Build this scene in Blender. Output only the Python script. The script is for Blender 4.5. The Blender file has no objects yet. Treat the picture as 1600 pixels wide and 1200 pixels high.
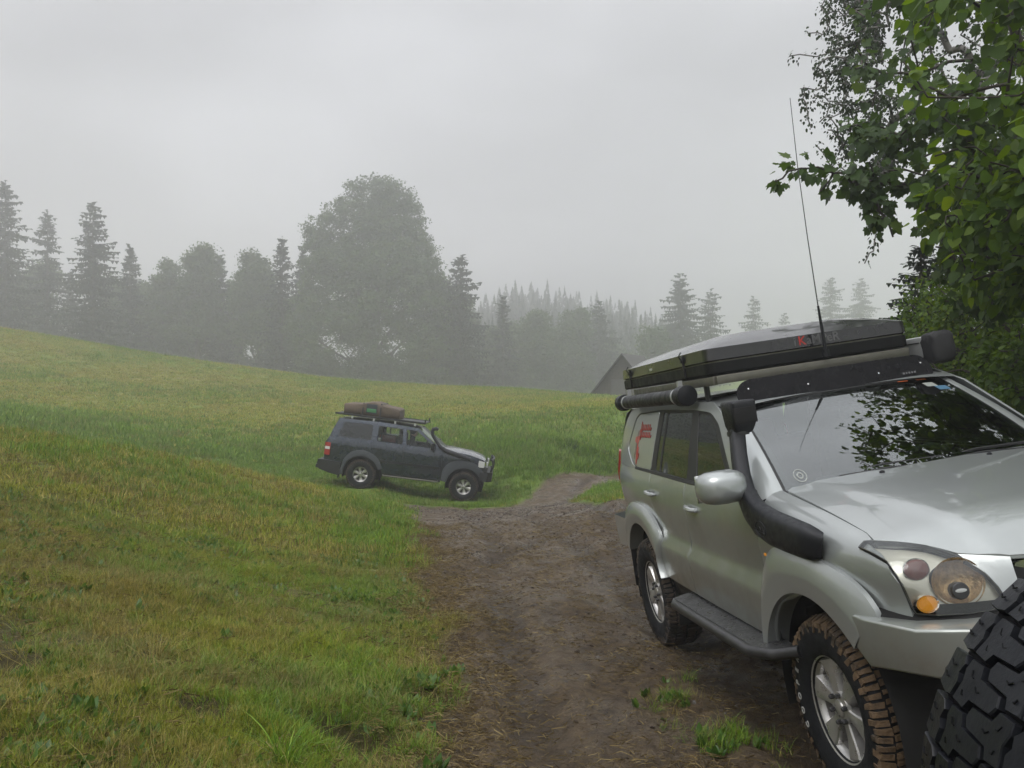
import bpy, bmesh, math, random
import numpy as np
from mathutils import Vector, Matrix, geometry
random.seed(7); rng = np.random.default_rng(7)
SC = bpy.context.scene
R_ = math.radians
# ------------------------------------------------------------------ camera
CAMZ = 1.8
FPX = 1361.0                       # focal length in pixels of a 1600 wide picture
cam_d = bpy.data.cameras.new('camera'); cam = bpy.data.objects.new('camera', cam_d)
SC.collection.objects.link(cam)
cam.location = (0, 0, CAMZ); cam.rotation_euler = (R_(90), 0, 0)
cam_d.sensor_width = 36; cam_d.lens = 36*FPX/1600; cam_d.clip_end = 3000; cam_d.clip_start = .05
SC.camera = cam
# ------------------------------------------------------------------ sky, sun, exposure
SUN_EL, SUN_AZ = 60, 215
W_ = bpy.data.worlds.new('World'); SC.world = W_; W_.use_nodes = True
nt = W_.node_tree; nt.nodes.clear()
N = nt.nodes.new; L = nt.links.new
out = N('ShaderNodeOutputWorld'); bg = N('ShaderNodeBackground'); bg.inputs[1].default_value = .10
sky = N('ShaderNodeTexSky'); sky.sky_type = 'NISHITA'; sky.sun_disc = False
sky.sun_elevation = R_(SUN_EL); sky.sun_rotation = R_(SUN_AZ); sky.air_density = 1; sky.dust_density = 6
hsv = N('ShaderNodeHueSaturation'); hsv.inputs['Saturation'].default_value = .04; L(sky.outputs[0], hsv.inputs['Color'])
# closed cloud deck: even grey, brightening towards the zenith as overcast skies do, with soft mottling
tc = N('ShaderNodeTexCoord'); sx = N('ShaderNodeSeparateXYZ'); L(tc.outputs['Generated'], sx.inputs[0])
mr = N('ShaderNodeMapRange'); mr.interpolation_type = 'SMOOTHSTEP'; L(sx.outputs[2], mr.inputs[0])
mr.inputs[1].default_value = .30; mr.inputs[2].default_value = 1.0; mr.inputs[3].default_value = 4.5; mr.inputs[4].default_value = 13.0
mp = N('ShaderNodeMapping'); mp.inputs['Scale'].default_value = (1, 1, 2.2); L(tc.outputs['Generated'], mp.inputs[0])
nz = N('ShaderNodeTexNoise'); nz.inputs['Scale'].default_value = 1.9; nz.inputs['Detail'].default_value = 3.0; nz.inputs['Roughness'].default_value = .45
L(mp.outputs[0], nz.inputs['Vector'])
m2 = N('ShaderNodeMapRange'); L(nz.outputs[0], m2.inputs[0]); m2.inputs[1].default_value = .3; m2.inputs[2].default_value = .7; m2.inputs[3].default_value = .70; m2.inputs[4].default_value = 1.36
mu = N('ShaderNodeMath'); mu.operation = 'MULTIPLY'; L(mr.outputs[0], mu.inputs[0]); L(m2.outputs[0], mu.inputs[1])
cc = N('ShaderNodeVectorMath'); cc.operation = 'SCALE'; cc.inputs[0].default_value = (.94, .96, 1.0); L(mu.outputs[0], cc.inputs['Scale'])
mx = N('ShaderNodeMix'); mx.data_type = 'RGBA'; mx.inputs['Factor'].default_value = .93
L(hsv.outputs[0], mx.inputs['A']); L(cc.outputs[0], mx.inputs['B'])
L(mx.outputs['Result'], bg.inputs[0]); L(bg.outputs[0], out.inputs[0])
sd = bpy.data.lights.new('sun', 'SUN'); sd.energy = 1.4; sd.angle = R_(40); sd.color = (1, .98, .95)
so = bpy.data.objects.new('sun', sd); SC.collection.objects.link(so)
so.rotation_euler = (R_(90-SUN_EL), 0, R_(180-SUN_AZ)); so.location = (0, 0, 60)
SC.view_settings.view_transform = 'Standard'; SC.view_settings.look = 'None'
SC.view_settings.exposure = 0.42; SC.view_settings.gamma = 1.0
cy = SC.cycles
cy.use_denoising = True; cy.denoiser = 'OPENIMAGEDENOISE'
cy.max_bounces = 8; cy.diffuse_bounces = 2; cy.glossy_bounces = 4; cy.transmission_bounces = 6
cy.transparent_max_bounces = 8; cy.volume_bounces = 2; cy.sample_clamp_indirect = 6; cy.caustics_reflective = False; cy.caustics_refractive = False
cy.use_adaptive_sampling = True; cy.adaptive_threshold = .02

# ------------------------------------------------------------------ helpers
COL = SC.collection
def tag(o, label=None, cat=None, group=None, kind=None):
    for k, v in (('label', label), ('category', cat), ('group', group), ('kind', kind)):
        if v: o[k] = v
    return o
def empty(name, mat=None, loc=None, parent=None):
    o = bpy.data.objects.new(name, None); COL.objects.link(o); o.empty_display_size = .2
    if parent: o.parent = parent
    if mat is not None: o.matrix_world = mat
    if loc is not None: o.location = loc
    return o
def link(name, me, mat, parent=None, smooth=True, sharp=38):
    if mat is not None:
        for m in (mat if isinstance(mat, (list, tuple)) else [mat]): me.materials.append(m)
    if smooth:
        me.shade_smooth()
        if sharp: me.set_sharp_from_angle(angle=R_(sharp))
    o = bpy.data.objects.new(name, me); COL.objects.link(o)
    if parent: o.parent = parent
    return o
def mk(name, v, f, mat, parent=None, smooth=True, sharp=38, fix=False):
    me = bpy.data.meshes.new(name)
    me.from_pydata([tuple(map(float, p)) for p in v], [], [tuple(map(int, q)) for q in f]); me.update()
    if fix:
        bm = bmesh.new(); bm.from_mesh(me); bmesh.ops.recalc_face_normals(bm, faces=bm.faces); bm.to_mesh(me); bm.free()
    return link(name, me, mat, parent, smooth, sharp)
def fastmesh(name, V, F, k):
    """V (n,3) float, F (m,k) int -> mesh, quickly"""
    me = bpy.data.meshes.new(name); V = np.ascontiguousarray(V, np.float32); F = np.ascontiguousarray(F, np.int32)
    me.vertices.add(len(V)); me.vertices.foreach_set('co', V.ravel())
    me.loops.add(F.size); me.loops.foreach_set('vertex_index', F.ravel())
    me.polygons.add(len(F)); me.polygons.foreach_set('loop_start', np.arange(0, F.size, k, dtype=np.int32))
    me.update(calc_edges=True); return me
class MB:
    """collects shapes into one mesh"""
    def __init__(s): s.v = []; s.f = []
    def add(s, v, f, M=None):
        o = len(s.v)
        for p in v: s.v.append(tuple(M @ Vector(p)) if M is not None else tuple(map(float, p)))
        s.f += [tuple(i+o for i in q) for q in f]; return s
    def box(s, c, d, M=None, bev=0):
        x, y, z = [q/2 for q in d]
        bm = bmesh.new(); bmesh.ops.create_cube(bm, size=1)
        for v in bm.verts: v.co = Vector((v.co.x*d[0]+c[0], v.co.y*d[1]+c[1], v.co.z*d[2]+c[2]))
        if bev: bmesh.ops.bevel(bm, geom=list(bm.edges), offset=bev, segments=2, profile=.5, affect='EDGES')
        bm.verts.index_update(); s.add([v.co[:] for v in bm.verts], [[v.index for v in f.verts] for f in bm.faces], M); bm.free(); return s
    def tube(s, P, r, n=8, cap=True, flat=1.0, up=None):
        P = [Vector(p) for p in P]; k = len(P); r = [r]*k if isinstance(r, (int, float)) else list(r)
        o = len(s.v); prev = None
        for i in range(k):
            t = (P[min(i+1, k-1)]-P[max(i-1, 0)]).normalized()
            if prev is None:
                a = Vector(up) if up else (Vector((0, 0, 1)) if abs(t.z) < .9 else Vector((1, 0, 0)))
            else: a = prev
            a = (a-t*a.dot(t)).normalized(); b = t.cross(a); prev = a
            for j in range(n):
                q = 2*math.pi*j/n; s.v.append(tuple(P[i]+a*(math.cos(q)*r[i])+b*(math.sin(q)*r[i]*flat)))
        for i in range(k-1):
            for j in range(n):
                s.f.append((o+i*n+j, o+i*n+(j+1) % n, o+(i+1)*n+(j+1) % n, o+(i+1)*n+j))
        if cap: s.f.append(tuple(o+j for j in range(n))[::-1]); s.f.append(tuple(o+(k-1)*n+j for j in range(n)))
        return s
    def lathe(s, prof, n=48, M=None, close=False):
        """prof: (r, a) pairs turned about the local Y axis (a along Y)"""
        o = len(s.v); k = len(prof)
        for j in range(n):
            q = 2*math.pi*j/n
            for r, a in prof:
                p = Vector((r*math.cos(q), a, r*math.sin(q))); s.v.append(tuple(M @ p if M is not None else p))
        for j in range(n):
            for i in range(k if close else k-1):
                i2 = (i+1) % k; j2 = (j+1) % n
                s.f.append((o+j*k+i, o+j*k+i2, o+j2*k+i2, o+j2*k+i))
        return s
    def loft(s, rows, closed=False):
        o = len(s.v); n = len(rows[0])
        for r in rows: s.v += [tuple(map(float, p)) for p in r]
        for i in range(len(rows)-1):
            for j in range(n if closed else n-1):
                s.f.append((o+i*n+j, o+i*n+(j+1) % n, o+(i+1)*n+(j+1) % n, o+(i+1)*n+j))
        return s
    def prism(s, poly, h, M=None):
        """polygon (x,y) extruded from z=0 to z=h"""
        n = len(poly); v = [(a, b, 0) for a, b in poly]+[(a, b, h) for a, b in poly]
        f = [tuple(range(n))[::-1], tuple(range(n, 2*n))]+[(i, (i+1) % n, n+(i+1) % n, n+i) for i in range(n)]
        return s.add(v, f, M)
    def build(s, name, mat, parent=None, smooth=True, sharp=38, fix=True):
        return mk(name, s.v, s.f, mat, parent, smooth, sharp, fix)
def sm(P, n=6, closed=False):
    """Catmull-Rom through the points"""
    P = [np.array(p, float) for p in P]; k = len(P); o = []
    rngi = range(k if closed else k-1)
    for i in rngi:
        if closed: a, b, c, d = P[i-1], P[i], P[(i+1) % k], P[(i+2) % k]
        else: a, b, c, d = P[max(i-1, 0)], P[i], P[i+1], P[min(i+2, k-1)]
        for j in range(n):
            t = j/n; o.append(tuple(.5*((2*b)+(c-a)*t+(2*a-5*b+4*c-d)*t*t+(3*b-a-3*c+d)*t**3)))
    if not closed: o.append(tuple(P[-1]))
    return o
def rnd(P, r, n=4):
    """round the corners of a closed polygon"""
    P = [np.array(p, float) for p in P]; o = []
    for i in range(len(P)):
        a, b, c = P[i-1], P[i], P[(i+1) % len(P)]
        ra = min(r, .45*np.linalg.norm(a-b)); rc = min(r, .45*np.linalg.norm(c-b))
        s = b+(a-b)/np.linalg.norm(a-b)*ra; e = b+(c-b)/np.linalg.norm(c-b)*rc
        for j in range(n+1):
            t = j/n; o.append(tuple((1-t)**2*s+2*t*(1-t)*b+t*t*e))
    return o
def spl(xs, ys):
    """smooth interpolation of a table"""
    xs = np.array(xs, float); ys = np.array(ys, float); m = np.gradient(ys, xs)
    def f(x):
        x = np.clip(x, xs[0], xs[-1]); i = np.clip(np.searchsorted(xs, x)-1, 0, len(xs)-2)
        h = xs[i+1]-xs[i]; t = (x-xs[i])/h
        return (2*t**3-3*t*t+1)*ys[i]+(t**3-2*t*t+t)*h*m[i]+(3*t*t-2*t**3)*ys[i+1]+(t**3-t*t)*h*m[i+1]
    return f
def inpoly(pts, poly):
    pts = np.asarray(pts); poly = np.asarray(poly); x, y = pts[:, 0], pts[:, 1]; r = np.zeros(len(pts), bool)
    j = len(poly)-1
    for i in range(len(poly)):
        xi, yi = poly[i]; xj, yj = poly[j]
        if yi != yj: r ^= ((yi > y) != (yj > y)) & (x < (xj-xi)*(y-yi)/(yj-yi)+xi)
        j = i
    return r
def dense(poly, res):
    o = []
    for i in range(len(poly)):
        a = np.array(poly[i]); b = np.array(poly[(i+1) % len(poly)]); k = max(1, int(np.ceil(np.linalg.norm(b-a)/res)))
        o += [tuple(a+(b-a)*j/k) for j in range(k)]
    return o
def patch(name, poly, f, mat, parent, res=.06, holes=(), thick=.014, out=(0, -1, 0), off=0.0, sharp=50, lip=.004):
    """a trimmed panel: 2-D outline (with holes) laid on the surface f(u,v), with a rounded turned-in edge"""
    loops = [dense(poly, res)]+[dense(h, res) for h in holes]
    V = []; E = []
    for l in loops:
        o = len(V); V += l; E += [(o+i, o+(i+1) % len(l)) for i in range(len(l))]
    B = np.array(V); lo, hi = B.min(0), B.max(0)
    gx = np.arange(lo[0]+res*.37, hi[0], res); gy = np.arange(lo[1]+res*.41, hi[1], res*.9)
    G = np.array([(a+(res*.5 if k % 2 else 0), b) for k, b in enumerate(gy) for a in gx]) if len(gx) and len(gy) else np.zeros((0, 2))
    if len(G):
        ok = inpoly(G, loops[0])
        for h in loops[1:]: ok &= ~inpoly(G, h)
        G = G[ok]
        if len(G):
            dd = np.array([np.min(np.hypot(B[:, 0]-g[0], B[:, 1]-g[1])) for g in G]); G = G[dd > res*.45]
    allv = [Vector(p) for p in V]+[Vector(p) for p in G]
    vo, eo, fo, *_ = geometry.delaunay_2d_cdt(allv, E, [], 0, 1e-6)
    P = np.array([v[:] for v in vo]); fo = [tuple(q) for q in fo]
    cen = np.array([P[list(q)].mean(0) for q in fo]); ok = inpoly(cen, loops[0])
    for h in loops[1:]: ok &= ~inpoly(cen, h)
    fo = [q for q, k in zip(fo, ok) if k]
    ev = np.array(out, float); e = 1e-3; X = []; NN = []
    for u, v in P:
        p = np.array(f(u, v)); a = np.array(f(u+e, v))-np.array(f(u-e, v)); b = np.array(f(u, v+e))-np.array(f(u, v-e))
        n = np.cross(a, b); n /= (np.linalg.norm(n)+1e-12)
        if n@ev < 0: n = -n
        X.append(p+n*off); NN.append(n)
    X = np.array(X); NN = np.array(NN); F = []
    for q in fo:
        n = np.cross(X[q[1]]-X[q[0]], X[q[2]]-X[q[0]])
        F.append(q if n@NN[q[0]] > 0 else q[::-1])
    cnt = {}
    for q in F:
        for i in range(len(q)): cnt[(q[i], q[(i+1) % len(q)])] = 1
    bd = [(a, b) for (a, b) in cnt if (b, a) not in cnt]
    X = list(X); r1 = {}; r2 = {}
    if thick:
        # tangential outward direction for the rolled lip
        tdir = {}
        for a, b in bd:
            t = X[b]-X[a]; w = np.cross(t, NN[a]); w /= (np.linalg.norm(w)+1e-12)
            for k in (a, b): tdir[k] = tdir.get(k, 0)+w
        for a, b in bd:
            for k in (a, b):
                if k not in r1:
                    w = tdir[k]; w = w/(np.linalg.norm(w)+1e-12)
                    r1[k] = len(X); X.append(X[k]-NN[k]*lip+w*lip*.6); r2[k] = len(X); X.append(X[k]-NN[k]*thick+w*lip*.6)
        for a, b in bd:
            F.append((b, a, r1[a], r1[b])); F.append((r1[b], r1[a], r2[a], r2[b]))
    return mk(name, X, F, mat, parent, True, sharp)
def rbf_fit(P, Z, lam=1e-6):
    P = np.asarray(P, float); Z = np.asarray(Z, float); n = len(P)
    def U(r): return np.where(r > 1e-9, r*r*np.log(np.maximum(r, 1e-9)), 0)
    D = np.linalg.norm(P[:, None]-P[None], axis=2); A = np.zeros((n+3, n+3)); A[:n, :n] = U(D)+lam*np.eye(n)
    A[:n, n] = 1; A[:n, n+1:] = P; A[n, :n] = 1; A[n+1:, :n] = P.T
    w = np.linalg.solve(A, np.concatenate([Z, np.zeros(3)]))
    def ev(x, y):
        x = np.asarray(x, float); y = np.asarray(y, float); q = np.stack([x.ravel(), y.ravel()], 1); r = np.empty(len(q))
        for i in range(0, len(q), 60000):
            D = np.linalg.norm(q[i:i+60000, None]-P[None], axis=2); r[i:i+60000] = U(D)@w[:n]+w[n]+q[i:i+60000]@w[n+1:]
        return r.reshape(x.shape)
    return ev
def textmesh(s, size, depth=.001, align='CENTER', bold=0.0, shear=0.0):
    c = bpy.data.curves.new('text', 'FONT'); c.body = s; c.size = size; c.extrude = depth; c.align_x = align; c.align_y = 'CENTER'; c.offset = bold; c.shear = shear; c.resolution_u = 3
    o = bpy.data.objects.new('text', c); COL.objects.link(o)
    dg = bpy.context.evaluated_depsgraph_get(); me = bpy.data.meshes.new_from_object(o.evaluated_get(dg))
    bpy.data.objects.remove(o); bpy.data.curves.remove(c)
    me.materials.clear(); return me
def frame(o, x, y):
    """matrix with origin o, x axis and approximate y axis"""
    x = Vector(x).normalized(); z = x.cross(Vector(y)).normalized(); y = z.cross(x)
    return Matrix(((x.x, y.x, z.x, o[0]), (x.y, y.y, z.y, o[1]), (x.z, y.z, z.z, o[2]), (0, 0, 0, 1)))

# ------------------------------------------------------------------ materials
MAT = {}
def PM(name, col, rough=.5, metal=0.0, coat=0.0, spec=.5, var=0.0, vscale=6.0, bump=0.0, bscale=60.0, rvar=0.0, col2=None, c2scale=3.0, c2lo=.5, c2hi=.65, emit=None, trans=0.0, ior=1.5, alpha=1.0, sheen=0.0, coat_rough=.05, detail=5.0):
    """principled material with procedural colour variation, roughness variation and bump"""
    m = bpy.data.materials.new(name); m.use_nodes = True; t = m.node_tree; b = t.nodes['Principled BSDF']; n = t.nodes.new; l = t.links.new
    I = b.inputs
    I['Base Color'].default_value = (*col, 1); I['Roughness'].default_value = rough; I['Metallic'].default_value = metal
    I['Coat Weight'].default_value = coat; I['Coat Roughness'].default_value = coat_rough; I['Specular IOR Level'].default_value = spec; I['IOR'].default_value = ior
    I['Transmission Weight'].default_value = trans; I['Alpha'].default_value = alpha; I['Sheen Weight'].default_value = sheen
    if emit: I['Emission Color'].default_value = (*emit[0], 1); I['Emission Strength'].default_value = emit[1]
    g = n('ShaderNodeTexCoord')
    def noise(sc, det=detail, rg=.6):
        q = n('ShaderNodeTexNoise'); q.inputs['Scale'].default_value = sc; q.inputs['Detail'].default_value = det; q.inputs['Roughness'].default_value = rg; l(g.outputs['Object'], q.inputs['Vector']); return q
    cur = None
    if col2:
        q = noise(c2scale); r = n('ShaderNodeMapRange'); r.interpolation_type = 'SMOOTHSTEP'; l(q.outputs[0], r.inputs[0]); r.inputs[1].default_value = c2lo; r.inputs[2].default_value = c2hi
        x = n('ShaderNodeMix'); x.data_type = 'RGBA'; x.inputs['A'].default_value = (*col, 1); x.inputs['B'].default_value = (*col2, 1); l(r.outputs[0], x.inputs['Factor']); cur = x.outputs['Result']
    if var:
        q = noise(vscale); r = n('ShaderNodeMapRange'); l(q.outputs[0], r.inputs[0]); r.inputs[1].default_value = .25; r.inputs[2].default_value = .75; r.inputs[3].default_value = 1-var; r.inputs[4].default_value = 1+var
        x = n('ShaderNodeVectorMath'); x.operation = 'SCALE'; l(r.outputs[0], x.inputs['Scale'])
        if cur: l(cur, x.inputs[0])
        else: x.inputs[0].default_value = col
        cur = x.outputs[0]
    if cur: l(cur, I['Base Color'])
    if rvar:
        q = noise(vscale*1.7); r = n('ShaderNodeMapRange'); l(q.outputs[0], r.inputs[0]); r.inputs[1].default_value = .35; r.inputs[2].default_value = .65; r.inputs[3].default_value = max(.02, rough-rvar); r.inputs[4].default_value = rough+rvar; l(r.outputs[0], I['Roughness'])
    if bump:
        q = noise(bscale); u = n('ShaderNodeBump'); u.inputs['Strength'].default_value = bump; u.inputs['Distance'].default_value = .01; l(q.outputs[0], u.inputs['Height']); l(u.outputs[0], I['Normal'])
    MAT[name] = m; return m
# ------------------------------------------------------------------ terrain
def px(x, y, d): return ((x-800)/FPX*d, d, CAMZ-(y-600)/FPX*d)
CP = [px(*q) for q in [
 # the track, near to far
 (700,1200,4.0),(950,1200,4.0),(680,1020,6.2),(900,1020,5.9),(670,950,7.6),(900,930,7.6),(655,860,11.5),(850,850,11.6),(625,795,18.8),(800,800,17.5),
 (900,785,19.5),(750,791,22.7),(860,755,25.5),(950,741,28),
 # near grass slope, left of the track
 (560,1200,3.8),(400,1200,3.5),(200,1200,3.2),(0,1200,2.95),(500,1050,5.3),(250,1050,4.6),(0,1050,4.1),(550,920,8.6),(300,900,7.6),(0,880,6.3),
 (500,830,13),(250,790,11),(0,760,9.3),(0,700,12.0),(0,673,14.2),(100,687,14.8),(200,704,15.3),(300,723,16.2),(400,744,17.5),(500,766,18.6),
 # far meadow rising to its crest
 (500,720,30),(600,700,32),(500,680,36),(250,690,29),(250,660,36),(0,662,28),(0,630,38),(250,620,48),(500,650,42),(650,650,42),
 (0,512,75),(200,547,75),(400,577,75),(600,600,73),(800,609,70),(960,620,66),(1150,628,62),(0,560,56),(400,610,56),(700,625,55),
 # weedy bank behind the bend of the track
 (800,735,26.5),(870,722,28),(800,690,31),(880,695,31),(960,690,34),(850,655,38),(960,650,37),(700,735,27.5)]]
def dip(x, y, z): CP.append((x, y, z))
# hollow hidden behind the near grass slope
for x, d, z in ((-13,19,-.25),(-10,20,-.75),(-8,21,-1.0),(-6.3,22,-1.15)): dip(x, d, z)
# ground under the two cars
for x, d, z in ((1.569,3.834,.0),(3.139,4.036,.225),(1.234,6.601,-.135),(2.804,6.802,.09),(1.69,2.84,.04),(1.1,7.6,-.2),(-4.164,23.93,-1.13),(-1.334,23.93,-1.53),(-4.1,25.7,-1.13),(-1.3,25.7,-1.50),(-2.8,23.6,-1.33)): dip(x, d, z)
for x, d, z in ((5.5,28.2,-1.12),(8,28,-1.0),(12,29,-.5)): dip(x, d, z)
# right bank under the wood edge, ground around and behind the camera
for x, d, z in ((5,5,.75),(7,8,1.35),(6,12,1.0),(10,12,2.6),(9,20,1.4),(14,28,1.8),(12,40,.8),(5,2,.8),(9,2,2.0),(-2,-3,.25),(2,-3,.2),(-8,2,1.9),(-8,-4,1.9),(8,-4,1.6),(0,0,.06),
                (-30,10,3.6),(-25,30,2.2),(30,15,7),(35,50,4),(-70,60,9),(30,62,.6),(60,80,3)): dip(x, d, z)
# beyond the crest the land falls into a misty dip and climbs again far away
for x, d, z in ((-60,95,5.5),(-30,95,.8),(-10,95,-1.6),(10,90,-2.2),(30,92,-1),(-60,130,3),(-10,130,-3),(40,125,-1),(-120,160,8),(0,180,-2),(80,170,10),(-150,20,16),(150,30,25),(-40,-30,6),(40,-30,6),(0,-50,1)): dip(x, d, z)
CP = np.array(CP); _h = rbf_fit(CP[:, :2], CP[:, 2], lam=.002)
def vn(x, y, s, seed=0):
    """smooth value noise"""
    x = np.asarray(x, float)/s+seed*17.13; y = np.asarray(y, float)/s+seed*5.71; i = np.floor(x); j = np.floor(y); u = x-i; v = y-j; u = u*u*(3-2*u); v = v*v*(3-2*v)
    def hsh(a, b): q = np.sin(a*127.1+b*311.7+seed*74.7)*43758.5453; return q-np.floor(q)
    return (hsh(i, j)*(1-u)+hsh(i+1, j)*u)*(1-v)+(hsh(i, j+1)*(1-u)+hsh(i+1, j+1)*u)*v-.5
# plan of the dirt track (world metres): left edge and right edge as polylines
def pt(x, y, d): return ((x-800)/FPX*d, d)
TL = [(-.15,-4),(-.2,0),pt(700,1200,4.0),pt(690,1050,5.7),pt(665,940,7.8),pt(655,860,11.5),pt(625,800,18.4),pt(598,782,20.5),pt(640,774,22.0),pt(770,779,22.2),pt(815,764,24),pt(865,748,26.3),pt(950,736,28.4),(7,29.6),(14,31)]
TR = [(14.5,28),(7,26.2),pt(965,753,25.2),pt(930,757,24.2),pt(905,769,21.8),pt(935,795,17.5),(3.2,14),(3.9,10),(4.0,7),(4.2,4),(4.3,0),(4.3,-4)]
TRACK = np.array(sm(TL, 5)+sm(TR, 5))
def sdist(x, y):
    """signed distance to the track outline, positive inside"""
    P = np.stack([x.ravel(), y.ravel()], 1); A = TRACK; B = np.roll(A, -1, 0); d = np.full(len(P), 1e9)
    for a, b in zip(A, B):
        ab = b-a; q = np.clip(((P-a)@ab)/(ab@ab+1e-12), 0, 1); d = np.minimum(d, np.hypot(P[:, 0]-a[0]-q*ab[0], P[:, 1]-a[1]-q*ab[1]))
    return np.where(inpoly(P, A), d, -d).reshape(x.shape)
def trackmask(x, y):
    far = np.hypot(x, y) > 60; s = np.full(x.shape, -9.0)
    s[~far] = sdist(x[~far], y[~far])
    s = s+.35*vn(x, y, .9, 3)+.22*vn(x, y, .3, 4)
    return s
# wheel ruts: arcs the vehicles have pressed into the mud
RUT = [sm([(1.55,2.5),(1.4,5),(1.2,7.5),(.9,11),(.3,16),(-.9,21),(-1.6,23.5)], 8), sm([(.35,2.5),(.1,5),(-.1,8),(-.2,12),(-.9,17),(-2.3,22.5),(-3.2,24)], 8), sm([(1.2,9),(1.6,14),(1.6,18),(1.4,22),(2.2,26),(4.5,29)], 8), sm([(-.9,9),(.3,12),(1.7,14.5),(3.0,18)], 8)]
PITS = [(-1.98,4.72,.22,.15),(-.80,4.30,.24,.16),(-.62,4.02,.16,.12),(-1.45,4.05,.15,.07),(-2.5,4.2,.2,.08),(-.5,5.0,.16,.08)]
def pitmask(x, y): return sum(np.exp(-(((x-qx)/qr)**2+((y-qy)/(qr*.7))**2)**1.5) for qx, qy, qr, qd in PITS)
def ground(x, y, s=None):
    x = np.asarray(x, float); y = np.asarray(y, float); z = _h(x, y); r = np.hypot(x, y)
    if s is None: s = trackmask(np.atleast_1d(x), np.atleast_1d(y)).reshape(x.shape)
    m = np.clip((s+.05)/.3, 0, 1)
    near = np.clip(1-r/45, 0, 1)
    z = z+(1-m)*near*(.10*vn(x, y, .8, 1)+.06*vn(x, y, .3, 2)+.03*vn(x, y, .12, 21))+m*(.018*vn(x, y, .55, 5)+.020*vn(x, y, .13, 6)+.018*vn(x, y, .05, 7))
    z = z+.25*vn(x, y, 7, 8)*np.clip((r-12)/20, 0, 1)*np.clip(1-r/120, 0, 1)
    for qx, qy, qr, qd in PITS: z = z-qd*np.exp(-(((x-qx)/qr)**2+((y-qy)/(qr*.7))**2)**1.5)
    for wx, wy, wz in ((-1.33,23.93,-1.425),(-4.16,23.93,-1.075),(-1.33,25.6,-1.425),(-4.16,25.6,-1.075)):
        q = np.exp(-(((x-wx)/.75)**2+((y-wy)/.8)**2)**2); z = z*(1-q)+wz*q
    # humps of the weedy bank and the broken edge beside the track
    bank = np.exp(-((y-29.5)/2.2)**2)*np.clip((x+1)/2, 0, 1)*np.clip((9-x)/3, 0, 1); z = z+bank*.5*vn(x, y, 1.1, 9)
    z = z-m*.03-.06*np.exp(-((s+.02)/.12)**2)*vn(x, y, .4, 10)
    for R in RUT:
        R = np.array(R); sel = (r < 32) & (m > .01)
        if sel.any():
            q = np.stack([x[sel], y[sel]], 1); dd = np.full(len(q), 9.0)
            for a, b in zip(R[:-1], R[1:]):
                ab = b-a; t = np.clip(((q-a)@ab)/(ab@ab), 0, 1); dd = np.minimum(dd, np.hypot(q[:, 0]-a[0]-t*ab[0], q[:, 1]-a[1]-t*ab[1]))
            e = np.zeros(x.shape); e[sel] = -.075*np.exp(-(dd/.15)**2)+.045*np.exp(-((dd-.27)/.09)**2); z = z+e*m*(.6+.8*vn(x, y, .7, 11))
    return z
def gz(x, y): return float(ground(np.array([x]), np.array([y]))[0])
# fan of rings round the camera's standing place: fine near, coarse far
th = np.concatenate([np.linspace(-180, -42, 40, endpoint=False), np.linspace(-42, 42, 560, endpoint=False), np.linspace(42, 180, 41)])*math.pi/180
rr = np.concatenate([np.linspace(.05, 1.4, 8, endpoint=False), np.geomspace(1.4, 415, 520)])
TH, RR = np.meshgrid(th, rr); GX = RR*np.sin(TH); GY = RR*np.cos(TH)
GS = trackmask(GX, GY); GZ = ground(GX, GY, GS)
far = np.clip((RR-170)/200, 0, 1); GZ = GZ*(1-far)+far*(8+14*(1-np.cos(TH))*.5)
nr, nth = GX.shape
V = np.stack([GX, GY, GZ], 2).reshape(-1, 3); idx = np.arange(nr*nth).reshape(nr, nth)
F = np.stack([idx[:-1, :-1], idx[:-1, 1:], idx[1:, 1:], idx[1:, :-1]], 2).reshape(-1, 4)[:, ::-1]
FS = GS.reshape(-1)[F].max(1)
def rutmask(x, y):
    o = np.zeros(x.shape); sel = np.hypot(x, y) < 32; q = np.stack([x[sel], y[sel]], 1)
    for R in RUT:
        R = np.array(R); dd = np.full(len(q), 9.0)
        for a, b in zip(R[:-1], R[1:]):
            ab = b-a; t = np.clip(((q-a)@ab)/(ab@ab), 0, 1); dd = np.minimum(dd, np.hypot(q[:, 0]-a[0]-t*ab[0], q[:, 1]-a[1]-t*ab[1]))
        o[sel] = np.maximum(o[sel], np.exp(-(dd/.16)**4))
    return o*np.clip(.75+1.3*vn(x, y, .9, 91), 0, 1)
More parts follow.
